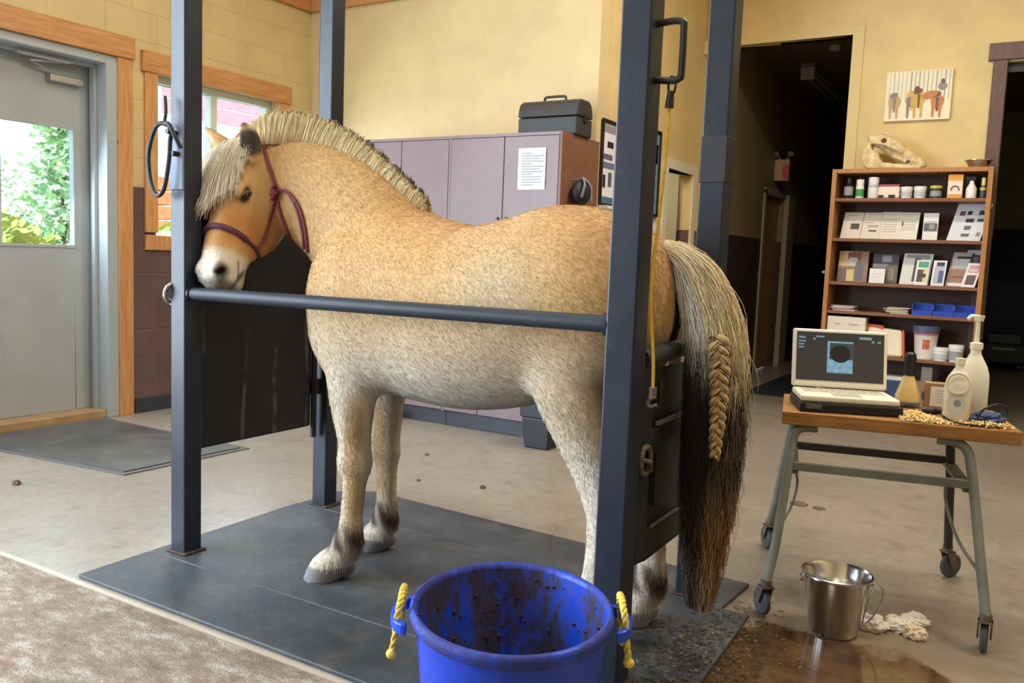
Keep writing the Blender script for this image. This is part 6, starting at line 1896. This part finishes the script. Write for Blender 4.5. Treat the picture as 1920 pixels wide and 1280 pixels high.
cab = [(0.40, 0.30, 0.006), (0.455, 0.33, 0.008), (0.50, 0.28, 0.012), (0.545, 0.20, 0.012), (0.55, 0.10, 0.010), (0.575, 0.030, 0.008), (0.625, 0.012, 0.007), (0.69, 0.035, 0.010), (0.735, 0.09, 0.025), (0.738, 0.10, 0.062), (0.71, 0.09, 0.075), (0.665, 0.08, 0.055), (0.648, 0.085, 0.02)]
cb_ = MB((0, 0, 0)).tube(catmull([tl2w(u, v, ZT+z) for u, v, z in cab], 6), 0.0038, 8).build('probe_cable', mbk, smooth=True)
tag(cb_, 'thin black cable looping across the table round the jugs', 'cable')
pr_ = MB((0, 0, 0)).tube([tl2w(0.485, 0.20, ZT+0.016), tl2w(0.52, 0.19, ZT+0.018), tl2w(0.56, 0.21, ZT+0.014)], [0.010, 0.014, 0.008], 12).build('scan_probe', mbk, smooth=True)
tag(pr_, 'small black handheld probe lying among the shavings on the table', 'probe')

# ------------------------------------------------------------------ steel bucket and tissues
bk = thing('steel_bucket', 'small stainless pail with wire handle on the wet floor in front of the table', 'bucket', (-0.455, 2.965, 0))
MB().lathe([(0.0, 0.004), (0.072, 0.0), (0.078, 0.006), (0.106, 0.196), (0.112, 0.203), (0.116, 0.202), (0.115, 0.207), (0.108, 0.209), (0.102, 0.200), (0.074, 0.010), (0.0, 0.008)], (0, 0, 0), 40).build('pail', mat('brushed_stainless', (200, 200, 200), 0.20, 1.0), bk, smooth=True)
ha_ = math.radians(22)
for s_ in (-1, 1):
    MB().cyl((s_*0.108*math.cos(ha_), s_*0.108*math.sin(ha_), 0.180), (s_*0.118*math.cos(ha_), s_*0.118*math.sin(ha_), 0.180), 0.013, n=12).build('ear', m_ss, bk, smooth=True)
bail = []
for i in range(17):
    a = PI*i/16
    q = Vector((0.122*math.cos(a), -0.118*math.sin(a)*0.25, -0.118*math.sin(a)))
    q = Vector((q.x*math.cos(ha_)-q.y*math.sin(ha_), q.x*math.sin(ha_)+q.y*math.cos(ha_), q.z+0.180))
    bail.append(q)
# the bail hangs down on the right-hand side
bail = [Vector((0.118*math.cos(ha_)+0.012, 0.118*math.sin(ha_), 0.182)), Vector((0.140, 0.045, 0.165)), Vector((0.138, 0.035, 0.12)), Vector((0.118, 0.02, 0.075)), Vector((0.098, 0.01, 0.048)), Vector((0.092, 0.0, 0.052)), Vector((0.095, -0.01, 0.085)), Vector((0.106, -0.01, 0.14)), Vector((0.116, 0.01, 0.178))]
MB().tube(catmull(bail, 5), 0.0028, 8).build('bail', m_ss, bk, smooth=True)
TG = 'crumpled tissues on the floor by the pail'
crumple('tissue', 'crumpled white tissue wad closest to the steel pail', (-0.345, 3.07, 0), 0.040, m_tissue, 31, TG)
crumple('tissue', 'flat cream tissue wad, half hidden between pail and white wad', (-0.388, 3.095, 0), 0.034, mat('cream_tissue', (226, 212, 184), 0.85), 32, TG)
crumple('tissue', 'white tissue wad farthest back, at the top of the right cluster', (-0.222, 3.195, 0), 0.036, m_tissue, 33, TG)
crumple('tissue', 'white tissue wad at the lower left of the right cluster', (-0.262, 3.115, 0), 0.034, m_tissue, 34, TG)
crumple('tissue', 'cream tissue wad lowest in the right cluster', (-0.218, 3.085, 0), 0.036, mat('cream_tissue', (226, 212, 184), 0.85), 35, TG)
crumple('tissue', 'thin cream tissue wad joining the two clusters', (-0.285, 3.165, 0), 0.024, mat('cream_tissue', (226, 212, 184), 0.85), 36, TG)

# ------------------------------------------------------------------ blue muck tub
MT = thing('muck_tub', 'large blue plastic muck tub with yellow rope handles in front of the stocks', 'tub', (-0.955, 1.655, 0.014), math.radians(30.7))


def tub_mat(name, dirt):
    m = bpy.data.materials.new(name); m.use_nodes = True
    n = NT(m)
    tc = n.add('ShaderNodeTexCoord').outputs['Object']
    base = n.ramp(n.noise(3, 4, 0.6, tc), [(0.3, (12, 56, 186)), (0.7, (20, 78, 214))])
    if dirt > 0:
        mp = n.add('ShaderNodeMapping'); mp.inputs['Scale'].default_value = (1, 1, 0.35); n.lk(tc, mp.inputs['Vector'])
        f = n.noise(9, 7, 0.72, mp.outputs[0]); g = n.noise(40, 5, 0.7, tc)
        w = n.step(n.math('ADD', f, n.math('MULTIPLY', g, 0.35)), 0.56, 0.74)
        base = n.mix(n.math('MULTIPLY', w, dirt), base, (52, 42, 36))
        n.rough(n.math('ADD', 0.36, n.math('MULTIPLY', w, 0.4)))
        n.bump(g, 0.4*dirt, 0.004)
    else:
        n.b.inputs['Roughness'].default_value = 0.34
    n.color(base)
    return m


m_tub = tub_mat('blue_tub_plastic', 0.0); m_tubin = tub_mat('dirty_tub_inside', 0.95); m_tubrim = tub_mat('dusty_tub_rim', 0.62)
SX, SY = 0.235/0.25, 0.272/0.25
MB().lathe([(0.0, 0.0), (0.188, 0.0), (0.196, 0.010), (0.236, 0.372), (0.240, 0.376)], (0, 0, 0), 72, sx=SX, sy=SY, caps=False).build('tub_wall', m_tub, MT, smooth=True)
MB().lathe([(0.0, 0.022), (0.180, 0.022), (0.190, 0.034), (0.232, 0.398)], (0, 0, 0), 72, sx=SX, sy=SY, caps=False).build('inner_wall', m_tubin, MT, smooth=True)
MB().lathe([(0.240, 0.372), (0.247, 0.378), (0.252, 0.392), (0.250, 0.403), (0.242, 0.408), (0.234, 0.404), (0.231, 0.394)], (0, 0, 0), 72, sx=SX, sy=SY, caps=False).build('rim', m_tubrim, MT, smooth=True, angle=60)
m_rope = mat('yellow_rope', (218, 196, 84), 0.7, var=0.14, vscale=70)
for s_ in (-1, 1):
    ex0 = s_*0.235
    lug = MB()
    out = []
    for i in range(13):
        a = -PI/2+PI*i/12
        out.append((ex0+s_*0.045*math.cos(a), 0.085*math.sin(a)))
    inn = [(ex0-s_*0.012, 0.085), (ex0-s_*0.012, -0.085)]
    ring_in = []
    for i in range(13):
        a = -PI/2+PI*i/12
        ring_in.append((ex0+s_*0.030*math.cos(a)+0.0, 0.066*math.sin(a)))
    for i in range(12):
        (xa, ya), (xb, yb), (xc, yc), (xd, yd) = out[i], out[i+1], ring_in[i+1], ring_in[i]
        lug.hexa([(xa, ya, 0.355), (xb, yb, 0.355), (xc, yc, 0.355), (xd, yd, 0.355)], [(xa, ya, 0.382), (xb, yb, 0.382), (xc, yc, 0.382), (xd, yd, 0.382)])
    lug = lug.build('lug', m_tub, MT, bevel=0.004)
    xr = ex0+s_*0.022
    up_ = 0.034
    pts = [(xr+s_*0.012, -0.056, 0.300), (xr+s_*0.006, -0.054, 0.340), (xr, -0.050, 0.395), (xr-s_*0.004, -0.040, 0.395+up_*0.75), (xr-s_*0.004, -0.012, 0.395+up_), (xr-s_*0.004, 0.016, 0.395+up_*0.95), (xr-s_*0.002, 0.042, 0.395+up_*0.65), (xr, 0.050, 0.390), (xr+s_*0.006, 0.054, 0.340), (xr+s_*0.012, 0.056, 0.300)]
    cp = catmull(pts, 6)
    # laid rope: three yarns twisted round the path
    rp = MB(); k_ = len(cp)
    for y_ in range(3):
        yarn = []
        for i, p in enumerate(cp):
            tg = (cp[min(i+1, k_-1)]-cp[max(i-1, 0)]).normalized()
            n1 = tg.cross(Vector((1, 0, 0))).normalized(); n2 = tg.cross(n1)
            a = i*0.75+y_*2*PI/3
            yarn.append(p+n1*math.cos(a)*0.0042+n2*math.sin(a)*0.0042)
        rp.tube(yarn, 0.0046, 7)
    hdl = rp.build('rope_handle', m_rope, MT, smooth=True)
    for e in (0, -1):
        MB().ball(cp[e], 0.013, 0.013, 0.012, 8).build('knot', m_rope, hdl, smooth=True)
rng = random.Random(5)
b = MB()
for i in range(420):
    a = rng.random()*6.3; h_ = rng.uniform(0.03, 0.38)
    r_ = (0.190+(h_-0.034)*0.115)-0.002
    if i < 180:
        r_ *= math.sqrt(rng.random()); h_ = 0.024
    c = Vector((r_*math.cos(a)*SX, r_*math.sin(a)*SY, h_)); s = rng.uniform(0.002, 0.007)
    b.ball(c, s, s*0.8, s*0.6, 3)
mk = b.build('muck_crumbs', mat('muck_brown', (60, 46, 32), 0.9, var=0.3, vscale=60), smooth=True)
mk.parent = MT; mk['kind'] = 'stuff'

# ------------------------------------------------------------------ hay litter and dung crumbs on the floor
b = MB()
for i in range(1800):
    x = rng.gauss(-0.78, 0.11); y = rng.gauss(2.50, 0.24)
    if not (-1.02 < x < -0.42 and 1.95 < y < 3.1): continue
    if 2.11 < y < 2.25 and x < -0.86: continue
    z = 0.0155 if x < -0.72 else 0.002
    a = rng.random()*6.3; L = rng.uniform(0.003, 0.010); w = rng.uniform(0.0005, 0.0016)
    d1 = Vector((math.cos(a), math.sin(a), 0))*L; d2 = Vector((-math.sin(a), math.cos(a), 0))*w
    c = Vector((x, y, z+rng.uniform(0, 0.006)))
    b.hexa([c-d1-d2, c+d1-d2, c+d1+d2, c-d1+d2], [c-d1-d2+Vector((0, 0, w)), c+d1-d2+Vector((0, 0, w)), c+d1+d2+Vector((0, 0, w)), c-d1+d2+Vector((0, 0, w))], rng.choice((0, 0, 1, 2, 2, 2)))
hy = b.build('hay_litter', [mat('hay_dull', (84, 74, 50), 0.85), mat('hay_pale', (134, 120, 84), 0.85), mat('hay_dark', (48, 42, 32), 0.9)])
tag(hy, 'trodden hay litter on the mat edge under the tail', 'hay', kind='stuff')
m_dung = mat('dry_dung', (96, 78, 58), 0.9, var=0.25, vscale=50)
DG = 'dung crumbs on the concrete'
for k, (x, y, s, lab) in enumerate([(-4.20, 2.315, 0.020, 'brown dung crumb on the pale floor in front of the entrance mat'), (-2.351, 3.716, 0.014, 'brown dung crumb on the floor behind the far mat, middle one'), (-3.019, 4.123, 0.012, 'brown dung crumb nearest the cabinet plinth'),
                                    (-2.70, 3.62, 0.010, 'small dung crumb just behind the far mat corner')]):
    crumple('dung_crumb', lab, (x, y, 0), s, m_dung, 60+k, DG, sub=2, cat='dung')
for k, (x, y, s, lab) in enumerate([(-0.905, 4.50, 0.018, 'flat brown smear of dirt on the floor left of the table legs, longer one'), (-0.80, 4.48, 0.013, 'flat brown smear right of the longer smear behind the table')]):
    crumple('dirt_smear', lab, (x, y, 0), s*2.2, m_dung, 70+k, 'dirt smears behind the table', sub=2, cat='dirt', flat=0.12)
